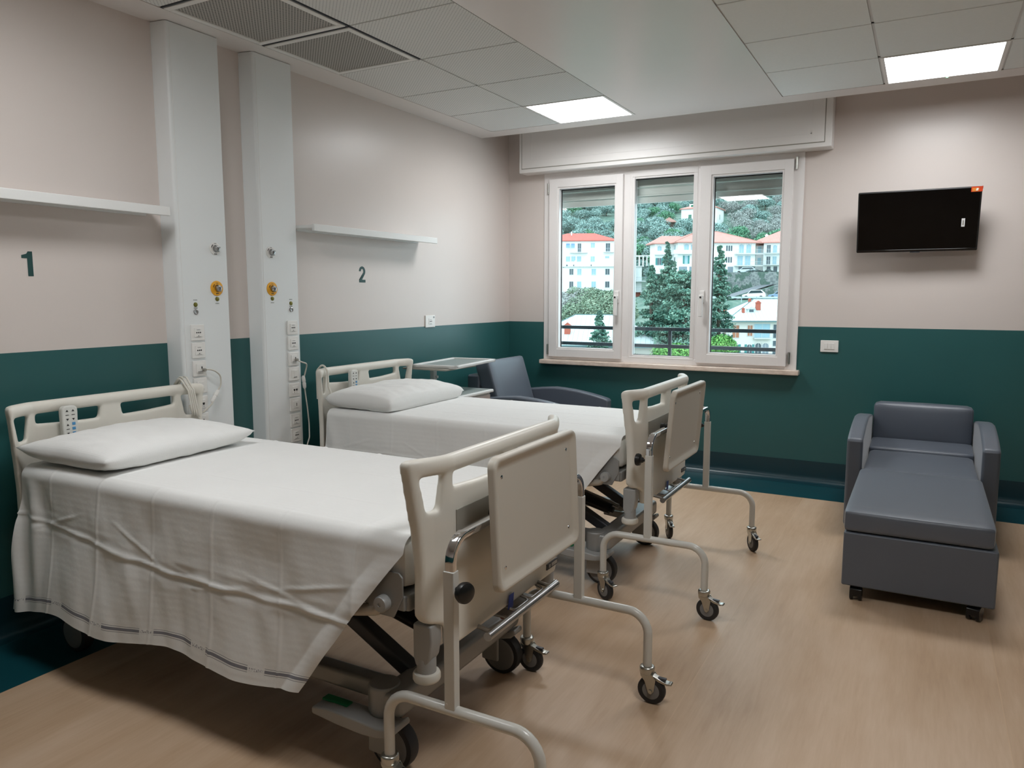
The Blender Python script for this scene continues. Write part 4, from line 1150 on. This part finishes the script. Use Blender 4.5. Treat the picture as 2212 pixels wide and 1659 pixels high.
class House:
    def __init__(s, name, label, cat, loc, rz): s.t = thing(name, label, cat, loc, rz)
    def body(s, lo, hi, mat='stucco_white', nm='wall'): return MB().b2(lo, hi).build(nm, mat, s.t)
    def roof(s, x0, x1, y0, y1, z, rise, mat, ov=.6): return hip_roof(MB(), x0, x1, y0, y1, z, rise, ov).build('roof', mat, s.t, ang=10)
    def ridge(s, x0, x1, y0, y1, z, rise, ov, mat, r=.07):
        x0 -= ov; x1 += ov; y0 -= ov; y1 += ov; hw = min(x1-x0, y1-y0)/2; A = (x0+hw, (y0+y1)/2, z+rise); B = (x1-hw, (y0+y1)/2, z+rise)
        for p, q in ((A, B), ((x0, y0, z), A), ((x1, y0, z), B), ((x0, y1, z), A), ((x1, y1, z), B)): MB().tube([p, q], r, 6).build('ridge_cap', mat, s.t)
    def win(s, x0, x1, z0, z1, y=0, mat='window_dark', shut=None, ar=False, nm='window', face='front', sur=True):
        """a window set in the front (y) or the left / right (x) face; shut: shutters hung on each side"""
        P = arch(x0, x1, z0, z1) if ar else [(x0, z0), (x1, z0), (x1, z1), (x0, z1)]
        M = None
        if face == 'left': M = Matrix.Translation((y, 0, 0)) @ Matrix.Rotation(-PI/2, 4, 'Z') ; y = 0
        if face == 'right': M = Matrix.Translation((y, 0, 0)) @ Matrix.Rotation(PI/2, 4, 'Z'); y = 0
        f = MB(); f.prism(P, y-.03, y+.05, 'XZ', M=M); o = f.build(nm, mat, s.t)
        if sur:
            e = MB()
            for a in ((x0-.09, x0, z0, z1), (x1, x1+.09, z0, z1), ((x0+x1)/2-.03, (x0+x1)/2+.03, z0, z1), (x0-.12, x1+.12, z0-.1, z0)):
                e.box(((a[0]+a[1])/2, y-.045, (a[2]+a[3])/2), (a[1]-a[0], .05, a[3]-a[2])) if M is None else e.box(M @ Vector(((a[0]+a[1])/2, y-.045, (a[2]+a[3])/2)), (a[1]-a[0], .05, a[3]-a[2]), rot=M.to_3x3())
            e.build('surround', 'stucco_grey', o)
        if shut:
            w = (x1-x0)*.5
            for a, b in ((x0-w, x0-.02), (x1+.02, x1+w)):
                q = MB(); q.box(((a+b)/2, y-.06, (z0+z1)/2), (b-a, .06, z1-z0)) if M is None else q.box(M @ Vector(((a+b)/2, y-.06, (z0+z1)/2)), (b-a, .06, z1-z0), rot=M.to_3x3())
                q.build('shutter', shut, o)
        return o
    def balcony(s, x0, x1, z, d=1.3, y=0, h=.85, solid=False):
        o = MB().b2((x0, y-d, z-.18), (x1, y, z)).build('balcony', 'stucco_grey', s.t); r = MB()
        if solid: r.b2((x0, y-d, z), (x1, y-d+.1, z+h)); r.build('parapet', 'stucco_white', o)
        else:
            r.b2((x0, y-d, z+h-.05), (x1, y-d+.05, z+h)); r.b2((x0, y-d, z+.1), (x1, y-d+.03, z+.14))
            n = max(3, int((x1-x0)/.28))
            for k in range(n+1): xx = x0+(x1-x0)*k/n; r.b2((xx-.015, y-d, z), (xx+.015, y-d+.03, z+h))
            r.build('balcony_rail', 'rail_pale', o)
        return o
    def chimney(s, x, y, z0, z1, w, mat='brick_red'):
        c = MB(); c.b2((x-w/2, y-w/2, z0), (x+w/2, y+w/2, z1-.25*w)); c.b2((x-w*.62, y-w*.62, z1-.25*w), (x+w*.62, y+w*.62, z1-.1*w))
        c.prism([(x-w*.55, z1-.1*w), (x+w*.55, z1-.1*w), (x, z1+.35*w)], y-w*.5, y+w*.5, 'XZ'); return c.build('chimney', mat, s.t)

# --- white metal roofed house below, in the right pane
h = House('town_house', 'pale town house with white metal roof and red chimneys in the right window pane', 'house', (-25.08, 121.37, -14.0), math.radians(12.6)+.25)
h.body((0, 0, 0), (15, 10.5, 11.0), 'stucco_cream'); h.roof(0, 15, 0, 10.5, 11.15, 3.55, 'roof_metal', .95); h.ridge(0, 15, 0, 10.5, 11.15, 3.55, .95, 'gutter')
MB().b2((-1.0, -1.02, 10.95), (16, -.90, 11.16)).b2((-1.02, -1.0, 10.95), (-.90, 11.4, 11.16)).build('gutter', 'gutter', h.t)
h.win(.45, 1.55, 8.3, 10.35, mat='shutter_brown'); h.win(2.95, 3.75, 8.6, 10.35, mat='shutter_brown')
h.win(4.05, 6.6, 8.3, 10.6, mat='window_pale', nm='glazed_balcony'); h.balcony(3.9, 6.8, 8.3, .8, h=1.0)
for k in range(4): h.win(7.2, 8.6, 9.6-k*1.35, 10.5-k*1.35, mat='window_dark')
for k in range(2): h.win(9.2, 10.4, 8.5-k*3, 10.3-k*3, mat='window_dark')
h.win(.55, 1.45, 5.4, 7.2, mat='window_pale', shut='shutter_teal', ar=True); h.win(2.95, 3.75, 5.4, 7.2, mat='window_dark', shut='shutter_teal', ar=True)
h.win(4.3, 5.3, 5.0, 7.4, mat='window_dark', ar=True); h.win(5.5, 6.5, 5.0, 7.4, mat='shade_door', ar=True)
h.win(-3.4, -2.5, 8.7, 10.3, 0, 'shutter_brown', face='left'); h.win(-7.2, -6.3, 8.7, 10.3, 0, 'shutter_brown', face='left'); h.win(-3.4, -2.5, 5.4, 7.0, 0, 'window_dark', 'shutter_teal', face='left')
h.chimney(2.5, 1.4, 11.8, 13.15, .42); h.chimney(-.2, 2.6, 11.8, 13.1, .42); h.chimney(5.2, 2.3, 12.2, 14.2, .72); h.chimney(4.4, 4.6, 13.6, 14.7, .42)
for x in (3.9,):
    d = MB(); d.b2((x-.55, 1.5, 12.2), (x+.55, 4.0, 13.05)); d.prism([(x-.7, 13.05), (x+.7, 13.05), (x, 13.5)], 1.35, 4.6, 'XZ'); dm = d.build('dormer', 'roof_metal', h.t); MB().b2((x-.36, 1.46, 12.4), (x+.36, 1.52, 12.95)).build('dormer_window', 'window_dark', dm)
# --- big villa with arched windows, centre and right panes
h = House('villa', 'large white villa with a wide pink tiled roof and arched windows', 'house', (-43.47, 152.69, 5.95), math.radians(16.4)+.30)
h.body((0, 0, 0), (17.0, 12.5, 6.5)); h.roof(0, 17.0, 0, 12.5, 6.62, 2.75, 'roof_pink', .9); h.ridge(0, 17.0, 0, 12.5, 6.62, 2.75, .9, 'roof_brown', .09)
h.body((-4.0, 3.5, 0), (0, 7.5, 6.5)); h.roof(-4.0, 4.0, 3.5, 7.5, 6.58, 1.7, 'roof_pink', .8)

for cx in (1.85, 3.35, 13.9, 15.5): h.win(cx-.48, cx+.48, 4.35, 6.25, mat='window_pale', ar=True)
for k in range(3):
    h.win(10.55+k*.50, 10.88+k*.50, 4.75, 5.9, mat='window_dark', sur=False); h.win(10.55+k*.50, 10.88+k*.50, 2.3, 3.5, mat='window_dark', sur=False)
h.win(1.5, 2.2, 2.05, 3.75, mat='window_pale', shut='shutter_teal'); h.win(4.3, 5.0, 2.05, 3.75, mat='window_pale', shut='shutter_teal'); h.win(6.8, 7.5, 4.6, 6.0, mat='window_dark', ar=True)
for a in (13.1, 14.8): h.win(a, a+1.1, 1.75, 3.75, mat='window_pale', nm='french_door')
h.balcony(12.4, 18.2, 4.2); h.balcony(12.4, 18.2, 1.70); h.balcony(-1.2, 6.0, 4.2, .9, solid=True, h=.7)
for a, b in ((.3, 2.1), (2.6, 3.4), (8.0, 9.6), (11.0, 12.2), (13.4, 14.2), (15.5, 17.0)): h.win(a, b, .1, 1.45, mat='shade_door', nm='garage_door', sur=False)
for yy in (2.0, 4.6, 7.0): h.win(-yy-.4, -yy+.4, 4.5, 6.1, 0, 'window_pale', ar=True, face='left'); h.win(-yy-.4, -yy+.4, 1.9, 3.5, 0, 'window_dark', face='left')
h.chimney(6.0, 4.0, 8.2, 9.7, .6, 'stucco_white')
for a in (-3.4, -1.6): h.win(a, a+.8, 4.5, 6.0, 3.5, 'window_pale', ar=True); h.win(a, a+.8, 1.9, 3.4, 3.5, 'window_dark', 'shutter_teal')
h.balcony(-4.2, -.1, 4.2, .8, 3.5, solid=True, h=.7)
# --- neighbour house at the right edge of the right pane
h = House('corner_house', 'white house with balconies at the right edge of the right window pane', 'house', (-28.6, 167.5, 6.1), math.radians(10.5)-.12)
h.body((0, 0, 0), (11, 10, 6.6)); h.body((-1.9, 2.0, 0), (0, 9.0, 6.2), 'stucco_grey'); h.roof(-1.9, 11, 0, 10, 6.75, 2.9, 'roof_pink', .7)
for z in (1.9, 4.4):
    h.balcony(.2, 6.5, z, 1.1)
    for a in (.7, 2.0, 3.6): h.win(a, a+.75, z, z+1.75, mat='window_pale' if a > .8 else 'window_dark', ar=(z > 4 and a == 2.0))
    MB().b2((-1.45, 1.95, z+.2), (-.75, 2.02, z+1.6)).build('window', 'window_pale', h.t)
for a in (.8, 2.2, 3.8): h.win(a, a+.8, .1, 1.5, mat='window_dark', sur=False)
h.chimney(.2, 3.0, 7.2, 8.6, .6, 'stucco_white')
# --- apartment block with a flat terrace, left and middle panes
h = House('apartment_block', 'white apartment block with a flat parapet roof terrace in the left pane', 'apartment block', (-69.48, 151.53, 1.0), math.radians(24.8))
h.body((0, 0, 1.1), (17.6, 6, 6.75)); h.body((-.1, .25, 0), (17.4, 5.8, 1.1), 'brick_red', 'plinth')
MB().b2((-.4, -.45, 6.75), (18.0, 6.2, 6.92)).build('cornice', 'stucco_grey', h.t)
for z0, z1 in ((5.0, 6.3), (2.1, 3.45)):
    for a, b, m in ((1.25, 2.1, 'window_dark'), (3.05, 3.9, 'window_pale'), (6.3, 7.2, 'window_pale'), (9.4, 10.3, 'window_dark'), (13.6, 14.4, 'window_dark')): h.win(a, b, z0, z1, mat=m)
for a, b, m in ((.4, 3.6, 'stucco_white'), (4.3, 7.4, 'stucco_white'), (7.7, 9.2, 'window_dark'), (10.2, 12.5, 'stucco_white')): h.win(a, b, .05, .95, .25, m, nm='garage_door', sur=False)
h.body((15.6, -1.6, 1.1), (15.8, 0, 6.6), 'gutter', 'downpipe'); h.balcony(15.8, 18.6, 3.55, 1.4); h.balcony(15.8, 18.6, 1.2, 1.4)
for k in range(7): MB().b2((.9+k*.72, .1, 6.92), (1.3+k*.72, .4, 7.7+.25*(k % 3))).build('terrace_post', 'stucco_white', h.t)
h.body((6.3, .2, 6.92), (15.0, .45, 7.75), 'stucco_white', 'parapet'); h.body((9.2, 1.5, 6.92), (14.5, 5, 8.7), 'stucco_white', 'roof_room')
pg = MB().b2((15.9, .0, 9.1), (20.6, 3.2, 9.3)).build('pergola', 'stucco_white', h.t)
for k in range(6): MB().b2((16.0+k*.86, .05, 6.92), (16.25+k*.86, .3, 9.1)).build('pergola_post', 'stucco_white', pg)
# --- red roofed block behind it
h = House('red_roof_block', 'white block with red tiled roof and balconies behind the flat roofed block', 'apartment block', (-76.3, 162.72, .97), math.radians(23.2))
h.body((0, 0, 0), (13.9, 10, 13.5)); h.roof(-3, 13.9, 0, 10, 13.62, 2.1, 'roof_red', .7); h.body((-3, 1.0, 0), (0, 9, 13.4))
h.balcony(2.9, 7.2, 10.75, 1.2); h.balcony(11.0, 13.6, 10.85, 1.0)
h.win(4.8, 5.6, 10.8, 12.9, mat='window_dark', nm='french_door'); h.win(11.6, 12.6, 10.9, 12.9, mat='window_dark', nm='french_door'); h.win(8.0, 8.9, 11.9, 13.0, mat='window_pale')
for a in (2.0, 3.2): MB().prism([(0, 12.9), (-.9, 11.9), (-.85, 11.85), (0, 12.8)], a, a+.85, 'YZ').build('awning', 'awning_blue', h.t)
for a in (2.0, 3.3, 4.7, 8.0, 11.5): h.win(a, a+.9, 8.6, 9.8, mat='window_pale')
for a in (2.0, 3.3, 8.0): h.win(a, a+.8, 6.6, 7.8, mat='window_dark')
h.chimney(3.2, 3.5, 15, 16.0, .3, 'stucco_grey')
# --- house higher on the slope
h = House('hill_house', 'white house with green shutters high on the hillside behind the villa', 'house', (-66.7, 234.2, 23.2), math.radians(16.1)-.28)
h.body((0, 0, 0), (11.2, 9.5, 5.3)); h.roof(0, 11.2, 0, 9.5, 5.4, 1.9, 'roof_pink', .5)
h.win(2.4, 3.3, 1.9, 3.5, mat='shutter_green'); h.win(7.0, 7.9, 1.9, 3.5, mat='shutter_green'); h.win(3.9, 4.5, 2.0, 3.5, 11.2, 'shutter_green', face='right')
d = MB(); d.b2((2.3, 1.0, 5.6), (4.3, 3.2, 6.9)); dm = d.build('dormer', 'stucco_white', h.t); MB().b2((2.8, .95, 6.0), (3.6, 1.02, 6.6)).build('dormer_window', 'shutter_green', dm)
h = House('stone_hut', 'small brown roofed hut on the slope left of the hill house', 'hut', (-71.2, 229.0, 21.6), math.radians(17))
h.body((0, 0, 0), (4.2, 4, 2.6), 'bark'); h.roof(0, 4.2, 0, 4, 2.7, 1.6, 'roof_brown', .4)
h = House('pink_tower', 'pale pink tower with battlements at the top left of the left pane', 'tower', (-104.6, 225.5, 24.0), math.radians(24.7))
h.body((-1.2, 0, 0), (1.7, 3, 5.8), 'stucco_pink')
for x in (-1.0, -.05, .9): MB().b2((x, 0, 5.8), (x+.6, .5, 6.5)).build('merlon', 'stucco_pink', h.t)
# --- white metal roof close below, left pane
h = House('low_house', 'white metal roofed house with a brick chimney low in the left pane', 'house', (-42.7, 80.0, -14.0), .30)
h.body((0, 0, 0), (18.0, 13, 8.9), 'stucco_cream'); h.roof(0, 18.0, 0, 13, 9.05, 3.7, 'roof_metal', .9); h.ridge(0, 18.0, 0, 13, 9.05, 3.7, .9, 'gutter')
MB().b2((-1, -1.0, 8.84), (19.0, -.88, 9.08)).build('gutter', 'gutter', h.t)
h.chimney(6.0, 2.0, 9.6, 11.6, .75)
MB().box((10.3, 2.6, 10.92), (1.1, 1.0, .08), rot=Matrix.Rotation(.52, 4, 'X')).build('roof_light', 'window_pale', h.t)

# --- roads, walls, cars
rd = MB()
rd.quad([(-36, 137, .62), (-12, 139, .62), (-10, 146, .62), (-36, 144, .62)]); rd.quad([(-31, 136.2, .75), (-28.6, 134.8, .75), (-21.0, 153.4, 4.5), (-23.6, 154.4, 4.5)])
struct(rd.build('road_surface', 'asphalt', fix=False))
tag(MB().prism([(-34.2, .2), (-20.0, .2), (-20.0, 5.9), (-34.2, 5.9)], 0, 1.0, 'XZ').build('retaining_wall', 'stone', None, (0, 151.0, 0), .10), 'rough stone retaining wall below the villa', 'stone wall')
tag(MB().prism([(0, -1.2), (4.6, -1.2), (14, 2.0), (14, 3.9), (4.6, 1.9), (0, .7)], 0, .8, 'XZ').build('ramp_wall', 'stone', None, (-27.6, 137.6, 0), 1.02), 'rough stone wall under the sloping ramp road', 'stone wall')
g = MB(); g.b2((0, 0, .55), (16, .06, .85))
for k in range(7): g.b2((k*2.6, 0, -.2), (k*2.6+.1, .1, .85))
tag(g.build('guard_rail', 'rail_pale', None, (-31.2, 133.3, .25), .17), 'grey steel guard rail beside the road below the cars', 'guard rail')
def car(label, loc, rz, mat, tall=0):
    t = thing('car', label, 'car', loc, rz, 'parked cars on the hillside')
    L = [(-2.1, .32), (2.05, .32), (2.12, .62), (2.0, .80), (1.15, .92+tall*.3), (.55, 1.38+tall), (-1.3, 1.42+tall), (-1.95, .98+tall*.6), (-2.12, .70)]
    MB().prism(L, -.82, .82, 'XZ', .08).build('body', mat, t)
    G = [(.98, .95+tall*.3), (.5, 1.30+tall), (-1.22, 1.34+tall), (-1.72, .98+tall*.6)]
    MB().prism(G, -.835, .835, 'XZ').build('side_windows', 'car_glass', t)
    for x in (-1.32, 1.32):
        for s in (-1, 1): MB().lathe((x, s*.84-.09*s, .32), (0, s, 0), [(0, .30), (.02, .33), (.10, .33), (.11, .2)], 20).build('wheel', 'rubber', t)
car('silver white car parked in front of the villa', (-30.2, 157.2, 5.75), 3.14+.2, 'car_silver', .02)
car('white off road car parked on the street above the white roof', (-24.9, 139.6, .63), 3.14+.1, 'car_white', .28)
car('blue grey car parked on the street right of the white one', (-20.3, 140.4, .63), 3.14+.1, 'car_blue', .05)
car('white car parked below the flat roofed apartment block', (-67.5, 147.0, .5), .45, 'car_white', .05)

# --- plants
def leaves(n, sampler, size, seed, flat=.5):
    r = random.Random(seed); V_, F_ = [], []
    for _ in range(n):
        c, out = sampler(r); s = size*r.uniform(.6, 1.3)
        nn = Vector((r.gauss(0, 1), r.gauss(0, 1), r.gauss(0, 1))).normalized()
        nn = (nn*(1-flat)+out*flat+Vector((0, 0, .25))).normalized(); u = nn.orthogonal().normalized(); w = nn.cross(u); a = r.uniform(0, 6.28)
        u, w = u*math.cos(a)+w*math.sin(a), w*math.cos(a)-u*math.sin(a); b = len(V_)
        V_ += [c-u*s-w*s*.25, c+w*s*.55, c+u*s+w*s*.1, c-w*s*.6]; F_.append((b, b+1, b+2, b+3))
    me = bpy.data.meshes.new('foliage'); me.from_pydata([tuple(v) for v in V_], [], F_); return me
def crown_mesh(R, hgt, n, size, seed, mat, lobes=9, under=.35):
    r0 = random.Random(seed); L = []
    for _ in range(lobes):
        a = r0.uniform(0, 6.28); q = r0.uniform(.1, .62)*R; L.append((Vector((q*math.cos(a), q*math.sin(a), hgt*r0.uniform(-.25, .32))), R*r0.uniform(.40, .62)))
    def smp(r):
        c, rr = r.choice(L); d = Vector((r.gauss(0, 1), r.gauss(0, 1), r.gauss(0, 1)+.25)).normalized()
        p = c+Vector((d.x*rr, d.y*rr, d.z*rr*hgt/R))*r.uniform(.72, 1.06); return p, d
    me = leaves(n, smp, size, seed, .55); me.materials.append(MAT[mat]); return me
def conifer_mesh(hgt, R, n, size, seed, mat, top=.12, power=.8):
    r0 = random.Random(seed); B = []
    for _ in range(int(60+hgt*7)):
        q = r0.uniform(.0, 1)**.85; a = r0.uniform(0, 6.28); L = R*(top+(1-top)*(1-q)**power)*r0.uniform(.55, 1.15); B.append((q*hgt, a, L))
    def smp(r):
        z, a, L = r.choice(B); t = r.uniform(.12, 1)**.7; d = Vector((math.cos(a), math.sin(a), 0)); side = Vector((-d.y, d.x, 0))
        p = d*L*t + side*r.gauss(0, .24)*L*(1.1-t*.6) + Vector((0, 0, z-.32*L*t+.25*L*t*t+r.gauss(0, .10)*(.4+L*.4))); return p, (d*.5+Vector((0, 0, .6))).normalized()
    me = leaves(n, smp, size, seed, .45); me.materials.append(MAT[mat]); return me
TRK = {}
def trunk(hh, r, seed):
    k = (round(hh, 1), r)
    if k not in TRK: TRK[k] = MB().tube([(0, 0, -.5), (.05*hh*.2, 0, hh*.5), (0, .04*hh*.2, hh)], r, 8).mesh('trunk', 'bark')
    return TRK[k]
def tree(name, label, cat, x, y, z, me, th, tr, cz, group=None, rz=0, sc=1, zb=None):
    t = thing(name, label, cat, (x, y, (ground(x, y) if zb is None else zb)), rz, group); t.scale = (sc, sc, sc)
    link('foliage', me, t, (0, 0, cz)); link('trunk', trunk(th, tr, 0), t); return t
tree('conifer_tree', 'tallest dark conifer with a narrow pointed top in the middle pane', 'conifer', -26.7, 91.24, 0, conifer_mesh(15.5, 3.6, 19500, 0.167, 3, 'leaf_dark', .05, 1.05), 19, .25, 7.6, zb=-14.6)
tree('conifer_tree', 'dark conifer left of the tallest one in the middle pane', 'conifer', -27.6, 87.55, 0, conifer_mesh(13.5, 3.4, 16900, 0.167, 4, 'leaf_dark', .08, .9), 16, .25, 6.2, zb=-14.6)
tree('conifer_tree', 'broad dark conifer on the right side of the middle pane', 'conifer', -23.2, 87.31, 0, conifer_mesh(14.5, 5.2, 28600, 0.180, 5, 'leaf_dark', .30, .5), 16, .3, 4.5, zb=-14.6)
tree('conifer_tree', 'dark conifer behind the left edge of the right pane', 'conifer', -20.3, 92.89, 0, conifer_mesh(18.5, 3.0, 19500, 0.174, 6, 'leaf_dark', .06, .75), 19, .25, 4.0, zb=-14.6)
tree('cypress_tree', 'small slim cypress in front of the villa', 'cypress', -38.05, 132.55, 0, conifer_mesh(4.4, .62, 2340, 0.099, 7, 'leaf_dark', .35, .5), 4, .08, 3.6, zb=-.4)
tree('conifer_tree', 'young dark conifer at the lower edge of the left pane by the chimney', 'conifer', -31.6, 80.0, 0, conifer_mesh(5.8, 2.0, 4680, 0.186, 8, 'leaf_dark', .1, .9), 8, .12, 7.6, zb=-14.0)
for i, (x, y, zt, R, lb) in enumerate(((-17.0, 62.2, -3.25, 2.55, 'bright green pine crown at the bottom of the middle pane'), (-13.6, 66.5, -2.55, 1.75, 'bright green pine crown at the bottom left of the right pane'))):
    tree('umbrella_pine', lb, 'pine', x, y, 0, crown_mesh(R, 1.3, 6240, 0.128, 20+i, 'leaf_bright', 12), zt+19-1.0, .2, zt+20-.95, zb=-20)
# shrubs on the bank
bush = [crown_mesh(3.0, 2.2, 4080, 0.192, 30+k, m, 10) for k, m in enumerate(('leaf_bush', 'leaf_bush', 'leaf_green', 'twig_grey'))]
k = 0
for x, y, m, s in ((-61, 140, 0, 1.0), (-57.5, 141, 1, 1.05), (-53.5, 141.5, 1, 1.0), (-58, 133, 3, 1.1), (-54, 131, 0, 1.15), (-50, 131, 1, 1.2), (-62, 136, 3, .9), (-48.5, 122, 1, 1.2), (-51.8, 122, 0, 1.1), (-55, 124, 3, 1.1), (-46, 125, 0, 1.1), (-44.6, 113, 1, 1.1), (-48, 112, 0, 1.2), (-51, 115, 1, 1.0), (-42, 116, 0, 1.1)):
    if m == 3: lb, gp = 'bare grey shrub on the bank below the apartment block', 'grey shrubs below the apartments'
    else: lb, gp = 'olive green shrub on the bank below the apartment block', 'green shrubs below the apartments'
    tree('shrub', lb, 'shrub', x, y, 0, bush[m], .8, .1, 1.6*s, gp, rng.uniform(0, 6), s)
for x, y, s in ((-46.5, 101, 1.0), (-43.5, 102.5, 1.0), (-40.8, 103.5, .95), (-45, 105, 1.0), (-42.4, 106.5, 1.0)):
    tree('shrub', 'vivid green shrub just above the near white roof', 'shrub', x, y, 0, bush[2], .8, .1, 1.5*s, 'vivid green shrubs above the near roof', rng.uniform(0, 6), s)
for x, y, s in ((-29.5, 98, 1.1), (-33, 99, 1.2), (-25.5, 97.5, 1.1), (-36, 104, 1.2), (-33, 90, 1.0), (-21.5, 95, 1.0), (-30.5, 84, 1.1), (-26, 82, 1.1), (-21.8, 80.5, 1.1)):
    tree('shrub', 'grey green bush among the dark conifers in the middle pane', 'shrub', x, y, 0, bush[k % 2], 3.5, .12, 4.6*s, 'bushes among the conifers', rng.uniform(0, 6), s, zb=-13.5); k += 1
hm = crown_mesh(1.7, 1.5, 3600, 0.128, 44, 'leaf_hedge', 10)
for x, y in ((-28.4, 151.2), (-26.4, 151.6), (-24.6, 151.9)): tree('hedge_bush', 'dark clipped bush growing over the stone retaining wall', 'bush', x, y, 0, hm, .8, .06, 1.2, 'dark bushes on the retaining wall', rng.uniform(0, 6), 1, zb=4.0)
ivy = crown_mesh(1.3, 2.0, 2160, 0.128, 45, 'leaf_dark', 8)
for x, y, z in ((-32.2, 145.9, 2.6), (-29.6, 146.3, 2.4), (-30.9, 145.9, 1.4)): tree('climbing_bush', 'green climber hanging on the stone retaining wall', 'climber', x, y, 0, ivy, 1, .05, 1.0, 'climbers on the retaining wall', rng.uniform(0, 6), .8, zb=z-.8)
# olive groves on the hill
OL = [crown_mesh(3.4, 2.5, 2760, 0.218, 60+i, 'leaf_olive', 10) for i in range(4)]
GT = [crown_mesh(3.0, 2.6, 2160, 0.179, 70+i, 'twig_grey', 10) for i in range(2)]
DG = [crown_mesh(3.2, 2.6, 2760, 0.218, 75+i, 'leaf_green', 10) for i in range(2)]
YG = crown_mesh(2.6, 2.0, 2400, 0.166, 79, 'leaf_yellow', 8)
AVOID = [(-36, 160, 15), (-24, 172, 9), (-61, 158, 12), (-69, 172, 12), (-61, 238, 9), (-69, 231, 4), (-104, 227, 5)]
pts = []
tries = 0
while len(pts) < 285 and tries < 20000:
    tries += 1
    d = 184+136*rng.random()**1.1; a = math.radians(rng.uniform(-27.5, -7.5)); x, y = 3.3+d*math.sin(a), -6+d*math.cos(a)
    if any(math.hypot(x-q[0], y-q[1]) < q[2] for q in AVOID): continue
    if any(math.hypot(x-q[0], y-q[1]) < 3.1+.008*(d-186) for q in pts): continue
    # keep the view of the upper house clear
    if -17.5 < math.degrees(a) < -12.5 and 222 < d < 246 and rng.random() < .8: continue
    pts.append((x, y, d, math.degrees(a)))
for i, (x, y, d, a) in enumerate(pts):
    s = rng.uniform(.75, 1.15); q = rng.random()
    if a > -13.2 and d > 215 and q < .75: tree('bare_tree', 'bare grey tree on the upper hillside in the right pane', 'tree', x, y, 0, GT[i % 2], 1.5, .12, 2.3, 'bare grey trees on the hill', rng.uniform(0, 6), s)
    elif a > -13.5 and d < 215 or q < .13: tree('broadleaf_tree', 'fresh green tree among the olives on the hillside', 'tree', x, y, 0, DG[i % 2], 1.5, .12, 2.6, 'green trees on the hill', rng.uniform(0, 6), s)
    else: tree('olive_tree', 'silvery olive tree on the terraced hillside outside', 'olive tree', x, y, 0, OL[i % 4], 1.5, .14, 2.5, 'olive trees on the hill', rng.uniform(0, 6), s)
tree('yellow_bush', 'yellow green bush between the olive trees in the middle pane', 'bush', -61.5, 194, 0, YG, 1.2, .1, 2.0)

# ================================================================== LIGHT, CAMERA
w = bpy.data.worlds.new('sky'); bpy.context.scene.world = w; w.use_nodes = True
bg = w.node_tree.nodes['Background']; bg.inputs[0].default_value = (.71, .91, 1.0, 1); bg.inputs[1].default_value = 3.5
cam = bpy.data.cameras.new('camera'); co = bpy.data.objects.new('camera', cam); COL.objects.link(co)
cam.sensor_width = 36; cam.lens = 26.3746; cam.clip_start = .05; cam.clip_end = 2000
R = Matrix(((0.8768765070646104, -0.0561047838945037, 0.4774304604676154), (0.48071520098587417, 0.10378260440544679, -0.8707135387507956), (-0.0006977816841888677, 0.993016326274132, 0.11797495011123182)))
co.matrix_world = Matrix.Translation((3.33558706, -6.02662022, 1.43506024)) @ R.to_4x4()
sc = bpy.context.scene; sc.camera = co
sc.view_settings.view_transform = 'Standard'; sc.view_settings.look = 'None'; sc.view_settings.gamma = 1; sc.view_settings.use_curve_mapping = False
sc.view_settings.exposure = 0.0
sc.cycles.max_bounces = 9; sc.cycles.diffuse_bounces = 5; sc.cycles.glossy_bounces = 3; sc.cycles.transparent_max_bounces = 12
sc.cycles.caustics_reflective = False; sc.cycles.sample_clamp_indirect = 6
